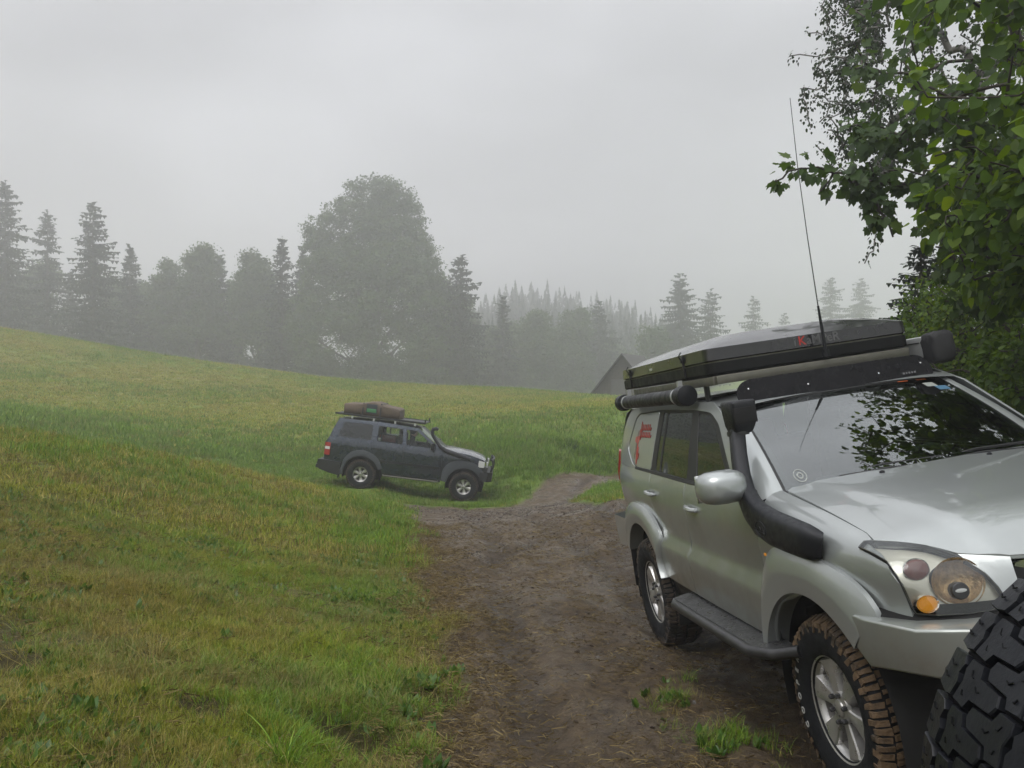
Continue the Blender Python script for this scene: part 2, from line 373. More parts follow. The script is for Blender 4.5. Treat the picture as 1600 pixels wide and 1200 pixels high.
def ground_material():
    m = bpy.data.materials.new('meadow_ground'); m.use_nodes = True; t = m.node_tree; b = t.nodes['Principled BSDF']; n = t.nodes.new; l = t.links.new
    g = n('ShaderNodeNewGeometry'); at = n('ShaderNodeAttribute'); at.attribute_name = 'track'
    def noise(sc, det=6, rg=.6, vec=None):
        q = n('ShaderNodeTexNoise'); q.inputs['Scale'].default_value = sc; q.inputs['Detail'].default_value = det; q.inputs['Roughness'].default_value = rg; l(vec or g.outputs['Position'], q.inputs['Vector']); return q.outputs[0]
    def ramp(src, stops):
        r = n('ShaderNodeValToRGB'); e = r.color_ramp.elements
        while len(e) < len(stops): e.new(.5)
        for k, (p, c) in zip(e, stops): k.position = p; k.color = (*c, 1)
        l(src, r.inputs[0]); return r.outputs[0]
    def mix(a, b_, f):
        x = n('ShaderNodeMix'); x.data_type = 'RGBA'
        for s, k in ((a, 'A'), (b_, 'B')):
            if isinstance(s, tuple): x.inputs[k].default_value = (*s, 1)
            else: l(s, x.inputs[k])
        if isinstance(f, float): x.inputs['Factor'].default_value = f
        else: l(f, x.inputs['Factor'])
        return x.outputs['Result']
    def mr(src, a, b_, c=0., d=1., sm_=True):
        x = n('ShaderNodeMapRange'); x.interpolation_type = 'SMOOTHSTEP' if sm_ else 'LINEAR'; l(src, x.inputs[0])
        for i, q in enumerate((a, b_, c, d)): x.inputs[i+1].default_value = q
        return x.outputs[0]
    # mown meadow: green with straw-coloured patches, streaked along the mowing rows
    mp = n('ShaderNodeMapping'); mp.inputs['Rotation'].default_value = (0, 0, R_(-24)); mp.inputs['Scale'].default_value = (.35, 2.2, 1); l(g.outputs['Position'], mp.inputs[0])
    streak = noise(1.1, 5, .65, mp.outputs[0])
    grass = mix(ramp(noise(2.6, 8, .7), [(.3, (.06, .07, .008)), (.5, (.15, .165, .016)), (.7, (.24, .235, .028))]), ramp(noise(7, 6, .7), [(.35, (.17, .145, .028)), (.65, (.29, .25, .06))]), mr(streak, .42, .68, .1, .75))
    wet = mr(noise(.16, 3, .5), .42, .60)
    lush = ramp(noise(3.3, 8, .7), [(.3, (.06, .12, .010)), (.7, (.14, .235, .022))])
    grass = mix(grass, lush, mr(noise(.09, 3, .5), .44, .60, 0., .8))
    at2 = n('ShaderNodeAttribute'); at2.attribute_name = 'lush'
    grass = mix(grass, lush, mr(at2.outputs['Fac'], 0, 1, 0, .85))
    at3 = n('ShaderNodeAttribute'); at3.attribute_name = 'soil'
    thatch = ramp(noise(30, 6, .7), [(.3, (.018, .013, .006)), (.55, (.055, .042, .014)), (.8, (.13, .10, .035))])
    grass = mix(grass, thatch, mr(at3.outputs['Fac'], 0, 1, 0, .9))
    # mud: brown earth, grey gravel in the middle, straw litter
    mud = ramp(noise(9, 10, .72), [(.30, (.016, .010, .006)), (.48, (.072, .048, .024)), (.64, (.135, .095, .051)), (.8, (.22, .17, .11))])
    grav = ramp(noise(38, 5, .75), [(.34, (.028, .021, .015)), (.54, (.118, .088, .058)), (.74, (.28, .23, .17))])
    mud = mix(mud, grav, mr(noise(1.2, 4, .6), .45, .62, 0., .75))
    mud = mix(mud, (.12, .08, .036), mr(noise(5.5, 8, .8), .56, .68, 0., .55))
    at4 = n('ShaderNodeAttribute'); at4.attribute_name = 'rut'
    mud = mix(mud, ramp(noise(14, 8, .7), [(.35, (.018, .012, .007)), (.7, (.075, .052, .03))]), mr(at4.outputs['Fac'], 0., 1., 0., .8))
    col = mix(grass, mud, mr(at.outputs['Fac'], 0., 1.))
    l(col, b.inputs['Base Color'])
    rough = n('ShaderNodeMix'); rough.data_type = 'FLOAT'; rough.inputs['A'].default_value = .9
    l(mr(at.outputs['Fac'], .3, 1.), rough.inputs['Factor']); l(mr(noise(1.6, 4, .6), .36, .62, .24, .8), rough.inputs['B']); l(rough.outputs['Result'], b.inputs['Roughness'])
    b.inputs['Specular IOR Level'].default_value = .35
    bu = n('ShaderNodeBump'); bu.inputs['Distance'].default_value = .03; bu.inputs['Strength'].default_value = .9
    hh = n('ShaderNodeMath'); hh.operation = 'ADD'; l(noise(22, 8, .75), hh.inputs[0]); l(noise(70, 4, .7), hh.inputs[1]); l(hh.outputs[0], bu.inputs['Height']); l(bu.outputs[0], b.inputs['Normal'])
    return m
GM = ground_material()
SV = np.clip((GS.reshape(-1)+.10)/.28, 0, 1)
# lusher, darker grass in the damp hollow and along the bank
LU = (np.exp(-((GY-28)/6.5)**2)*np.clip(1.1-np.abs(GX-1)/24, 0, 1)*1.5+np.exp(-((GS+.5)/.55)**2)*(GY < 22)*.9+np.clip((GX-3)/2, 0, 1)*.8).clip(0, 1).reshape(-1)
RU = rutmask(GX, GY).reshape(-1)
# bare thatch and soil between the blades near by; further off the sward closes
SO = (np.clip(1.25-RR/13, 0, 1)*np.clip(.85+.9*vn(GX, GY, .6, 71), 0, 1)+1.2*pitmask(GX, GY)).clip(0, 1).reshape(-1)
def sub(name, sel, kind='structure'):
    f = F[sel]; u, inv = np.unique(f, return_inverse=True); me = fastmesh(name, V[u], inv.reshape(-1, 4), 4)
    for an, src in (('track', SV), ('lush', LU), ('soil', SO), ('rut', RU)):
        a = me.attributes.new(an, 'FLOAT', 'POINT'); a.data.foreach_set('value', np.ascontiguousarray(src[u], np.float32))
    o = link(name, me, GM, None, True, None); o['kind'] = kind; return o
sub('meadow', FS < -.1); sub('dirt_track', FS >= -.1)
# ------------------------------------------------------------------ shared vehicle materials
PM('silver_paint', (.35,.372,.368), .33, .5, 1.0, var=.02, vscale=3, rvar=.0, coat_rough=.03)
PM('silver_dirty', (.31,.33,.31), .36, .55, .9, var=.05, vscale=4, rvar=.08, col2=(.33,.32,.28), c2scale=3, c2lo=.5, c2hi=.8, coat_rough=.06)
PM('black_plastic', (.010,.011,.013), .45, spec=.25, var=.2, vscale=14, rvar=.14, bump=.12, bscale=900)
PM('snorkel_plastic', (.013,.014,.017), .40, spec=.3, var=.15, vscale=20, rvar=.12, bump=.25, bscale=500)
PM('rubber_seal', (.010,.010,.011), .5)
PM('dark_void', (.006,.006,.006), .9)
PM('tyre_rubber', (.014,.015,.017), .6, spec=.12, var=.3, vscale=8, rvar=.12, bump=.3, bscale=220)
PM('muddy_tread', (.125,.080,.043), .9, col2=(.055,.040,.026), c2scale=9, c2lo=.46, c2hi=.62, var=.35, vscale=25, bump=.9, bscale=60)
PM('rear_tread', (.055,.040,.028), .85, col2=(.022,.020,.018), c2scale=7, c2lo=.46, c2hi=.62, var=.35, vscale=25, bump=.8, bscale=60)
PM('alloy', (.50,.49,.475), .36, .75, .2, var=.14, vscale=12, rvar=.12)
PM('alloy_inner', (.20,.19,.18), .5, .5, var=.3, vscale=14)
PM('dark_metal', (.06,.06,.062), .4, .6, var=.25, vscale=20)
PM('chrome', (.78,.78,.77), .08, 1.0)
PM('lamp_silver', (.66,.64,.55), .25, .25, coat=.5, var=.05)
PM('amber_bowl', (.60,.42,.22), .15, .5, var=.5, vscale=40, bump=1.0, bscale=55)
PM('lamp_red', (.16,.03,.02), .12, coat=1)
PM('lamp_amber', (.75,.27,.02), .2, coat=1, bump=.6, bscale=140, emit=((1,.42,.03),.25))
PM('tail_red', (.30,.02,.02), .12, coat=1)
PM('white_lens', (.6,.6,.6), .15, coat=1)
PM('alu_rail', (.14,.135,.112), .45, .55, var=.12, vscale=15, rvar=.1)
PM('alu_light', (.52,.53,.53), .38, .6, var=.06, vscale=12)
PM('tent_shell', (.008,.008,.009), .30, coat=.95, var=.2, vscale=3, rvar=.04, coat_rough=.05, spec=.35, bump=.03, bscale=25)
PM('deflector_plastic', (.005,.005,.006), .25, spec=.15, var=.3, vscale=8, rvar=.15)
PM('tent_side', (.007,.0075,.008), .5, spec=.2, var=.2, vscale=9, rvar=.1)
PM('tube_plastic', (.016,.017,.018), .5, spec=.3, var=.35, vscale=10, rvar=.15, col2=(.12,.12,.115), c2scale=16, c2lo=.62, c2hi=.72)
PM('cap_fabric', (.016,.016,.018), .75, bump=.3, bscale=120)
PM('text_grey', (.11,.11,.115), .5); PM('text_red', (.42,.03,.025), .5); PM('text_white', (.42,.42,.40), .6); PM('sticker_red', (.45,.10,.075), .6, var=.2, vscale=40); PM('sticker_dark', (.13,.06,.05), .6)
PM('sticker_orange', (.55,.12,.03), .5); PM('sticker_pale', (.26,.28,.26), .5, var=.4, vscale=60); PM('sticker_blue', (.06,.14,.22), .5); PM('sticker_green', (.03,.25,.16), .5)
PM('interior', (.030,.032,.032), .8, var=.2); PM('seat_fabric', (.055,.052,.05), .9, var=.2); PM('step_plate', (.055,.056,.058), .38, .3, var=.4, vscale=12, rvar=.16, bump=.3, bscale=60)
def glass(name, tint, refl=.0, ior=1.55, rough=.0):
    """thin pane: fresnel reflection over tinted see-through"""
    m = bpy.data.materials.new(name); m.use_nodes = True; t = m.node_tree; t.nodes.clear(); n = t.nodes.new; l = t.links.new
    o = n('ShaderNodeOutputMaterial'); g = n('ShaderNodeBsdfGlossy'); g.inputs['Roughness'].default_value = rough; g.inputs['Color'].default_value = (.93,.97,.97,1)
    tr = n('ShaderNodeBsdfTransparent'); tr.inputs[0].default_value = (*tint, 1); fr = n('ShaderNodeFresnel'); fr.inputs[0].default_value = ior
    mx_ = n('ShaderNodeMixShader'); l(fr.outputs[0], mx_.inputs[0]); l(tr.outputs[0], mx_.inputs[1]); l(g.outputs[0], mx_.inputs[2]); l(mx_.outputs[0], o.inputs[0]); MAT[name] = m; return m
glass('windscreen_glass', (.55,.64,.61), ior=2.35); glass('privacy_glass', (.035,.037,.036), ior=1.65); glass('clear_lens', (.93,.94,.92), ior=1.7); glass('side_glass', (.72,.78,.75), ior=1.35)

def mud_film(m):
    """dried spray on the lower body, thinning upwards"""
    t = m.node_tree; b = t.nodes['Principled BSDF']; n = t.nodes.new; l = t.links.new; src = b.inputs['Base Color'].links[0].from_socket
    g_ = n('ShaderNodeTexCoord'); s = n('ShaderNodeSeparateXYZ'); l(g_.outputs['Object'], s.inputs[0]); r = n('ShaderNodeMapRange'); l(s.outputs[2], r.inputs[0])
    for i, v in enumerate((.50, .95, .85, 0.)): r.inputs[i+1].default_value = v
    q = n('ShaderNodeTexNoise'); q.inputs['Scale'].default_value = 7; q.inputs['Detail'].default_value = 8; q.inputs['Roughness'].default_value = .75; l(g_.outputs['Object'], q.inputs['Vector'])
    r2 = n('ShaderNodeMapRange'); l(q.outputs[0], r2.inputs[0]); r2.inputs[1].default_value = .38; r2.inputs[2].default_value = .68
    k = n('ShaderNodeMath'); k.operation = 'MULTIPLY'; l(r.outputs[0], k.inputs[0]); l(r2.outputs[0], k.inputs[1])
    x = n('ShaderNodeMix'); x.data_type = 'RGBA'; l(k.outputs[0], x.inputs['Factor']); l(src, x.inputs['A']); x.inputs['B'].default_value = (.17,.135,.095,1); l(x.outputs['Result'], b.inputs['Base Color'])
    c = n('ShaderNodeMapRange'); l(k.outputs[0], c.inputs[0]); c.inputs[3].default_value = .9; c.inputs[4].default_value = .1; l(c.outputs[0], b.inputs['Coat Weight'])
mud_film(MAT['silver_dirty'])
# ------------------------------------------------------------------ wheels (hub at origin, axle along Y, outer face towards -Y)
def tyre_profile(R, w, rim):
    h = w/2
    return [(rim-.012,-h*.70),(rim+.004,-h*.84),(rim+.02,-h*.90),(rim+.06,-h*1.0),(rim+(R-rim)*.55,-h*1.02),(R-.045,-h*.97),(R-.018,-h*.86),(R-.006,-h*.6),(R-.004,0),(R-.006,h*.6),(R-.018,h*.86),(R-.045,h*.97),(rim+(R-rim)*.55,h*1.02),(rim+.05,h),(rim,h*.8),(rim-.012,h*.7)]
def make_tread(R, w, n=72, dep=.012, jit=0.0):
    mb = MB(); h = w/2
    for i in range(n):
        a0 = 2*math.pi*i/n; da = 2*math.pi/n
        rows = [(-1.0,-.62,0,.70,.0),(-.54,-.06,.25,.66,.22),(.06,.54,.6,.66,-.22),(.62,1.0,.4,.70,.0)]
        for (y0, y1, ph, wd, sk) in rows:
            pts = []
            for yy, s in ((y0,0),(y1,0),(y1,1),(y0,1)):
                aa = a0+da*(ph+wd*s+sk*(yy-y0)/(y1-y0)+random.uniform(-.03,.03)); pts.append((aa, yy))
            def P(a, y, r): return (r*math.cos(a), y*h, r*math.sin(a))
            crown = lambda y: R-.028*abs(y)**4
            b = [P(a, y, crown(y)-.016) for a, y in pts]; t_ = [P(a+(da*.03 if k in (0,1) else -da*.03), y*.985, crown(y)+dep*.5*random.uniform(.75,1.1)) for k, (a, y) in enumerate(pts)]
            mb.add(b+t_, [(4,5,6,7),(0,1,5,4),(1,2,6,5),(2,3,7,6),(3,0,4,7)])
        # shoulder lugs reaching down the sidewalls
        for sgn in (-1, 1):
            if i % 2 == 0:
                a, b_ = a0, a0+da*.75
                q = [(R-.03,.90),(R-.065,.985),(R-.07,1.03),(R-.026,.98)]
                v = [(r*math.cos(k), sgn*yy*h, r*math.sin(k)) for k in (a, b_) for r, yy in q]
                mb.add(v, [(0,1,2,3),(7,6,5,4),(0,4,5,1),(1,5,6,2),(2,6,7,3),(3,7,4,0)])
    mb.v = [tuple(c+random.uniform(-jit,jit) for c in p) for p in mb.v] if jit else mb.v
    return mb
def build_wheel(name, parent, R, w, rim, tread_mat, spokes='petal', letters=True, text_at=200, loc=(0,0,0), rot=0, flip=False):
    """returns the wheel part with its sub-parts"""
    wh = MB().lathe([(rim-.004,-w*.40),(rim+.010,-w*.43),(rim+.012,-w*.41),(rim-.010,-w*.36),(rim-.022,-w*.30),(rim-.035,0),(rim-.02,w*.36),(rim+.008,w*.42)], 56)
    wh.lathe([(rim-.05,w*.12),(.05,w*.10),(.0,w*.10)], 32)
    rimo = wh.build('wheel', MAT['alloy'], parent, sharp=40)
    rimo.location = loc; rimo.rotation_euler = (0, rot, math.pi if flip else 0)
    MB().lathe([(rim-.028,-w*.26),(rim-.05,w*.10),(0,w*.095)], 40).build('brake_backing', MAT['alloy_inner'], rimo)
    ty = MB().lathe(tyre_profile(R, w, rim), 96).build('tyre', MAT['tyre_rubber'], rimo, sharp=50)
    make_tread(R, w, jit=.0045).build('tread', tread_mat, rimo, sharp=25)
    sp = MB(); ns = 6
    for k in range(ns):
        M = Matrix.Rotation(2*math.pi*k/ns, 4, 'Y')
        # twisted blade: broad and flush at the rim, narrowing to the hub
        st = [(.045,.030,-w*.34),(.085,.030,-w*.335),(.13,.040,-w*.34),(.175,.054,-w*.355),(rim-.018,.062,-w*.375)]
        rows = []
        for r, hw, y in st:
            rows.append([(r,y+.05,hw*.98),(r,y+.006,hw),(r,y,hw*.86),(r,y-.004,hw*.15),(r,y+.004,-hw*.75),(r,y+.030,-hw*1.02),(r,y+.055,-hw)])
        sp.loft([[tuple(M @ Vector(p)) for p in rw] for rw in rows])
    sp.build('spoke_set', MAT['alloy'], rimo, sharp=30)
    MB().lathe([(.075,-w*.28),(.072,-w*.345),(.064,-w*.352),(.040,-w*.352),(.038,-w*.375),(.03,-w*.39),(.0,-w*.392)], 32).build('hub_cap', MAT['alloy'], rimo, sharp=30)
    for k in range(ns):
        a = 2*math.pi*(k+.5)/ns; M = Matrix.Translation((.062*math.cos(a), -w*.35, .062*math.sin(a)))
        MB().lathe([(.011,.02),(.011,-.016),(.007,-.022),(0,-.022)], 6, M).build('lug_nut', MAT['dark_metal'], rimo, sharp=20)
    if letters:
        for k, ch in enumerate('COOPER'):
            me = textmesh(ch, .042, .0012, bold=.001); a = R_(text_at)-k*R_(11.5); r = rim+(R-rim)*.52
            o = link('raised_letter', me, MAT['text_white'], rimo, False)
            o.matrix_basis = frame((r*math.cos(a), -w*.512, r*math.sin(a)), (math.sin(a), 0, -math.cos(a)), (math.cos(a), 0, math.sin(a)))
    return rimo
def copy_tree(o, parent=None):
    c = o.copy(); COL.objects.link(c); c.parent = parent
    for ch in list(o.children): copy_tree(ch, c)
    return c

# ------------------------------------------------------------------ silver off-roader (x forward, y left, z up, origin under the front axle)
Rc = [[0.12002820,0.98154372,-0.14887968],[-0.04979967,-0.14382225,-0.98834971],[-0.99152066,0.12604400,0.03161783]]; tc_ = (2.35394282,1.70164519,3.93505445)
def c2w(v): return (v[0], v[2], -v[1])
CM = Matrix([list(c2w([Rc[i][j] for i in range(3)])) for j in range(3)]).transposed().to_4x4(); CM.translation = Vector(c2w(tc_))+Vector((0, 0, CAMZ))
car = empty('parked_suv', CM)
tag(car, 'silver lifted off-road SUV with black snorkel, parked nose towards the viewer', 'car', 'off-road vehicles on the track')
SP, SDm, BP = MAT['silver_paint'], MAT['silver_dirty'], MAT['black_plastic']
Wz = spl([.48,.56,.64,.74,.80,.835,.855,.872,.888,.91,.96,1.04,1.12,1.20,1.26,1.29,1.32,1.45,1.62,1.74,1.80], [.872,.892,.908,.918,.923,.924,.918,.902,.891,.888,.891,.899,.903,.900,.890,.878,.866,.829,.775,.735,.713])
Tx = spl([-4.0,-3.75,-3.55,-3.3,-3.0,-2.6,.1,.25,.40,.55,.65,.75], [.26,.15,.075,.03,.008,0,0,.006,.022,.050,.078,.12])
def side(sg): return lambda x, z: (x, sg*float(Wz(z)-Tx(x)*min(1, max(.5, (1.9-z)))), z)
edge = spl([-.60,-.40,-.20,.0,.20,.34,.44,.50,.56,.62,.70,.80], [1.328,1.303,1.276,1.248,1.220,1.199,1.184,1.168,1.138,1.094,1.040,.975])
crown_a = spl([-.6,-.2,.2,.5,.8], [.020,.042,.060,.070,.078])
def hoodz(x, y):
    a = abs(y)/.75; yc = .60-.10*(x+.45)/1.1; st = 1/(1+math.exp((abs(y)-yc)/.012))
    return float(edge(x)+crown_a(x)*(1-min(a,1.05)**3)+.011*st)
def fender(sg):
    def f(x, s):
        if s <= 1.06: y, z = float(Wz(s)), s
        else:
            q = min(1.0, (s-1.06)/.30)*math.pi/2; e = float(edge(x)); yh = float(np.interp(x,[-.5,0,.3,.42],[.744,.757,.774,.796])); y = yh+(.903-yh)*math.cos(q)**.85; z = 1.06+(e-1.06)*math.sin(q)**.9
        return (x, sg*(y-float(Tx(x))*(1 if s < 1.1 else max(.0, 1-(s-1.1)/.35))), z)
    return f
arch = lambda cx, r, a0, a1, n=14: [(cx+r*math.cos(R_(a0+(a1-a0)*i/n)), .40+r*math.sin(R_(a0+(a1-a0)*i/n))) for i in range(n+1)]
def panels(sg):
    S = side(sg); FN = fender(sg); o = (0, sg, 0); A = dict(parent=car, out=o)
    fd = patch('front_door', [(-.518,.60),(-.515,1.12),(-.53,1.22),(-.60,1.286),(-1.0,1.292),(-1.643,1.302),(-1.650,.60)][::-1], S, SDm, holes=[], res=.05, **A)
    rd = patch('rear_door', [(-1.661,.60),(-1.654,1.302),(-2.47,1.327),(-2.475,1.16),(-2.37,1.0),(-2.285,.88),(-2.40,.785),(-2.285,.60)], S, SDm, res=.05, **A)
    patch('front_fender', rnd([(-.507,.56),(-.504,1.12),(-.508,1.26),(-.505,1.355),(.33,1.355),(.392,1.34),(.408,1.29),(.46,1.270),(.505,1.262),(.552,1.225),(.595,1.10),(.612,1.045),(.63,.96),(.632,.915),(.30,.90)]+arch(0,.51,62,160)[:]+[(-.49,.56)], .006, 1), FN, SP, res=.045, **A)
    patch('rear_quarter', [(-2.481,1.328),(-2.481,1.165),(-2.375,1.0),(-2.30,.90)]+arch(-2.79,.56,62,170)+[(-3.45,.62),(-3.80,.66),(-3.88,.80),(-3.86,1.06),(-3.82,1.30),(-3.62,1.335)], S, SP, res=.05, **A)
    patch('dark_door_backing', [(-.45,.58),(-.45,1.27),(-1.6,1.29),(-2.55,1.31),(-2.52,1.0),(-2.2,.58)], S, MAT['dark_void'], off=-.022, res=.15, thick=0, **A)  # near-black sheet added behind the doors, stands in for shade in the shut lines
    # greenhouse shell with one long opening for the glass
    opening = [(-.80,1.300),(-1.60,1.306),(-2.50,1.330),(-2.90,1.335),(-3.06,1.36),(-3.265,1.47),(-3.245,1.54),(-3.135,1.71),(-3.04,1.745),(-2.48,1.762),(-1.70,1.750),(-1.36,1.725),(-1.20,1.66)]
    patch('greenhouse_frame', [(-.53,1.293),(-1.0,1.296),(-1.65,1.305),(-2.47,1.331),(-3.62,1.338),(-3.78,1.345),(-3.70,1.5),(-3.55,1.65),(-3.36,1.80),(-2.5,1.80),(-1.7,1.795),(-1.36,1.785),(-1.13,1.70),(-.80,1.47)], S, SP, holes=[rnd(opening, .05)], res=.05, sharp=40, **A)
    # black window surround behind the opening, then panes
    fg = rnd([(-.93,1.315),(-1.485,1.315),(-1.615,1.725),(-1.42,1.715),(-1.28,1.65)], .025)
    rg = rnd([(-1.675,1.32),(-2.285,1.338),(-2.275,1.738),(-1.735,1.735)], .025)
    rg2 = rnd([(-2.31,1.339),(-2.42,1.342),(-2.395,1.742),(-2.30,1.740)], .02)
    patch('window_surround', [(-.66,1.285),(-1.6,1.296),(-2.53,1.32),(-2.53,1.78),(-1.70,1.77),(-1.34,1.745),(-1.15,1.66)], S, MAT['rubber_seal'], holes=[fg, rg, rg2], off=-.010, res=.06, **A)
    patch('front_window', fg, S, MAT['privacy_glass'], off=-.014, thick=.004, res=.08, **A)
    patch('rear_window', rg, S, MAT['privacy_glass'], off=-.014, thick=.004, res=.08, **A)
    patch('vent_window', rg2, S, MAT['privacy_glass'], off=-.014, thick=.004, res=.08, **A)
    patch('belt_moulding', [(-.60,1.291),(-.60,1.311),(-1.6,1.320),(-2.93,1.345),(-2.93,1.328),(-1.6,1.300)], S, MAT['rubber_seal'], off=.006, res=.06, **A)
    qp = patch('quarter_panel', rnd([(-2.52,1.338),(-2.90,1.345),(-3.04,1.37),(-3.245,1.475),(-3.225,1.54),(-3.12,1.70),(-3.04,1.735),(-2.495,1.750)], .03), S, SP, off=-.004, res=.06, **A)
    patch('quarter_gasket', rnd([(-2.49,1.33),(-2.91,1.335),(-3.06,1.36),(-3.265,1.47),(-3.245,1.54),(-3.135,1.715),(-3.05,1.75),(-2.47,1.768)], .04), S, MAT['rubber_seal'], off=-.016, res=.08, **A)
    # lower sill, wheel arch flares, liners
    patch('sill', [(-.50,.47),(-.50,.595),(-2.28,.595),(-2.28,.47)], S, MAT['rubber_seal'], off=-.02, res=.1, **A)
    ff_o = sm([(-.515,.555),(-.53,.70),(-.505,.86),(-.425,.995),(-.355,1.058),(-.265,1.088),(-.07,1.094),(.145,1.088),(.31,1.056),(.42,1.006),(.485,.945),(.50,.905)], 4)
    def flare(name, outer, cx, r, amax, amin, bulge=.042):
        n = len(outer); rows = [[] for _ in range(7)]
        for i, (x, z) in enumerate(outer):
            # matching point on the arch opening, by direction from the hub, limited to the arch ends
            a = math.degrees(math.atan2(z-.40, x-cx)); a = a if a > -90 else a+360; a = min(max(a, amin), amax); k = r
            ix, iz = cx+k*math.cos(R_(a)), .40+k*math.sin(R_(a))
            for j, (t, b) in enumerate(((0,-.006),(.0,.016),(.16,.036),(.46,bulge+.012),(.56,bulge+.012),(.985,bulge+.002),(1.0,-.07))):
                qx, qz = x+(ix-x)*t, z+(iz-z)*t; p = S(qx, max(qz, .5)); zc = qz
                yb = sg*(float(Wz(min(max(qz,.56),.76 if False else 9)))); yb = sg*(.905-float(Tx(qx))*.9)
                rows[j].append((qx, yb+sg*b, zc))
        mb = MB().loft(rows); o_ = mb.build(name, SP, car, sharp=42); return o_
    flare('wheel_flare', ff_o, 0, .515, 172, 40)
    rf_o = sm([(-2.285,.60),(-2.33,.70),(-2.285,.875),(-2.385,.975),(-2.50,1.03),(-2.63,1.066),(-2.82,1.078),(-3.0,1.07),(-3.16,1.03),(-3.29,.975),(-3.38,.88),(-3.42,.75)], 4)
    flare('wheel_flare', rf_o, -2.79, .525, 150, 22, .040)
    for cx, r in ((0,.535),(-2.79,.545)):
        mb = MB(); rows = []
        for i in range(17):
            a = R_(-15+210*i/16); rows.append([(cx+r*math.cos(a), sg*yy, .40+r*math.sin(a)) for yy in (.885,.70,.46)])
        mb.loft(rows); mb.add([(cx+r*math.cos(R_(-15+210*i/16)), sg*.46, .40+r*math.sin(R_(-15+210*i/16))) for i in range(17)], [tuple(range(17))]); mb.build('wheel_arch_liner', MAT['dark_void'], car, fix=False)
    # side step
    st = MB().add([(-1.82,sg*.88,.585),(-.30,sg*.88,.60),(-.26,sg*.93,.60),(-.50,sg*1.035,.585),(-1.78,sg*1.035,.57),(-1.82,sg*1.0,.57),(-1.82,sg*.88,.55),(-.30,sg*.88,.565),(-.26,sg*.93,.565),(-.50,sg*1.035,.55),(-1.78,sg*1.035,.535),(-1.82,sg*1.0,.535)],
                  [(0,1,2,3,4,5),(11,10,9,8,7,6)]+[(i,(i+1)%6,6+(i+1)%6,6+i) for i in range(6)])
    so_ = st.build('side_step', MAT['step_plate'], car)
    MB().tube([(-1.82,sg*.93,.545),(-1.80,sg*1.02,.54),(-1.74,sg*1.045,.54),(-.52,sg*1.045,.556),(-.36,sg*.98,.565),(-.24,sg*.90,.60)], .030, 10).build('step_tube', MAT['dark_metal'], so_)
    for x in (-1.6,-1.05,-.6): MB().tube([(x,sg*1.0,.54),(x,sg*.6,.50)], .022, 6).build('step_bracket', MAT['dark_metal'], so_)
    # handles
    for x, z in ((-1.50,1.158),(-2.40,1.186)):
        y = float(Wz(z)); h = MB().tube([(x-.085,sg*(y+.004),z+.004),(x-.075,sg*(y+.030),z+.004),(x-.03,sg*(y+.038),z),(x+.06,sg*(y+.036),z-.004),(x+.085,sg*(y+.022),z-.005),(x+.09,sg*(y+.002),z-.005)], [.010,.015,.016,.016,.015,.011], 8)
        ho = h.build('door_handle', SP, car); MB().lathe([(.045,0),(.040,.012),(.02,.018),(0,.018)], 20, Matrix.Translation((x+.005,sg*(y-.004),z)) @ Matrix.Scale(-sg, 4, (0,1,0)) @ Matrix.Scale(1.15, 4, (0,0,1))).build('handle_cup', MAT['alloy'], ho)
    # mirror
    my = sg*1.045
    def egg(u, v): return u
    mb = MB(); rows = []
    for i, (x, k) in enumerate(((-.455,.0),(-.457,.45),(-.475,.78),(-.51,.96),(-.56,1.0),(-.61,.97),(-.635,.90))):
        row = []
        for j in range(20):
            a = 2*math.pi*j/20; c, s_ = math.cos(a), math.sin(a); e = .55
            row.append((x, my+sg*.125*k*math.copysign(abs(c)**.62, c), 1.372+(.088 if s_ > 0 else .082)*k*math.copysign(abs(s_)**.72, s_)))
        rows.append(row)
    mb.loft(rows, True); mb.f.append(tuple(range(len(mb.v)-20, len(mb.v))))
    mo = mb.build('side_mirror', SP, car, sharp=50)
    MB().box((-.638,my,1.37),(.006,.21,.14)).build('mirror_glass', MAT['chrome'], mo)
    MB().loft([[(-.53,sg*.96,1.30),(-.62,sg*.96,1.305),(-.62,sg*.96,1.33),(-.53,sg*.96,1.325)],[(-.56,sg*.86,1.285),(-.66,sg*.86,1.29),(-.66,sg*.86,1.335),(-.56,sg*.86,1.33)]], True).build('mirror_arm', BP, mo)
    # tail lamp
    patch('tail_lamp', rnd([(-3.845,1.06),(-3.83,1.42),(-3.72,1.45),(-3.77,1.06)], .03), S, MAT['tail_red'], off=.012, res=.06, thick=.03, **A)
    # rear mud flap
    MB().box((-3.33, sg*.80, .60),(.012,.20,.50), Matrix.Rotation(R_(8)*1, 4, 'Y') if False else None, .004).build('mud_flap', BP, car)
    MB().add([(-.47,sg*.90,.57),(-.44,sg*.925,.60),(-.40,sg*.90,.43),(-.41,sg*.70,.43),(-.47,sg*.70,.58)],[(0,1,2,3,4)]).build('front_flap', BP, car, smooth=False)
for sg in (-1, 1): panels(sg)
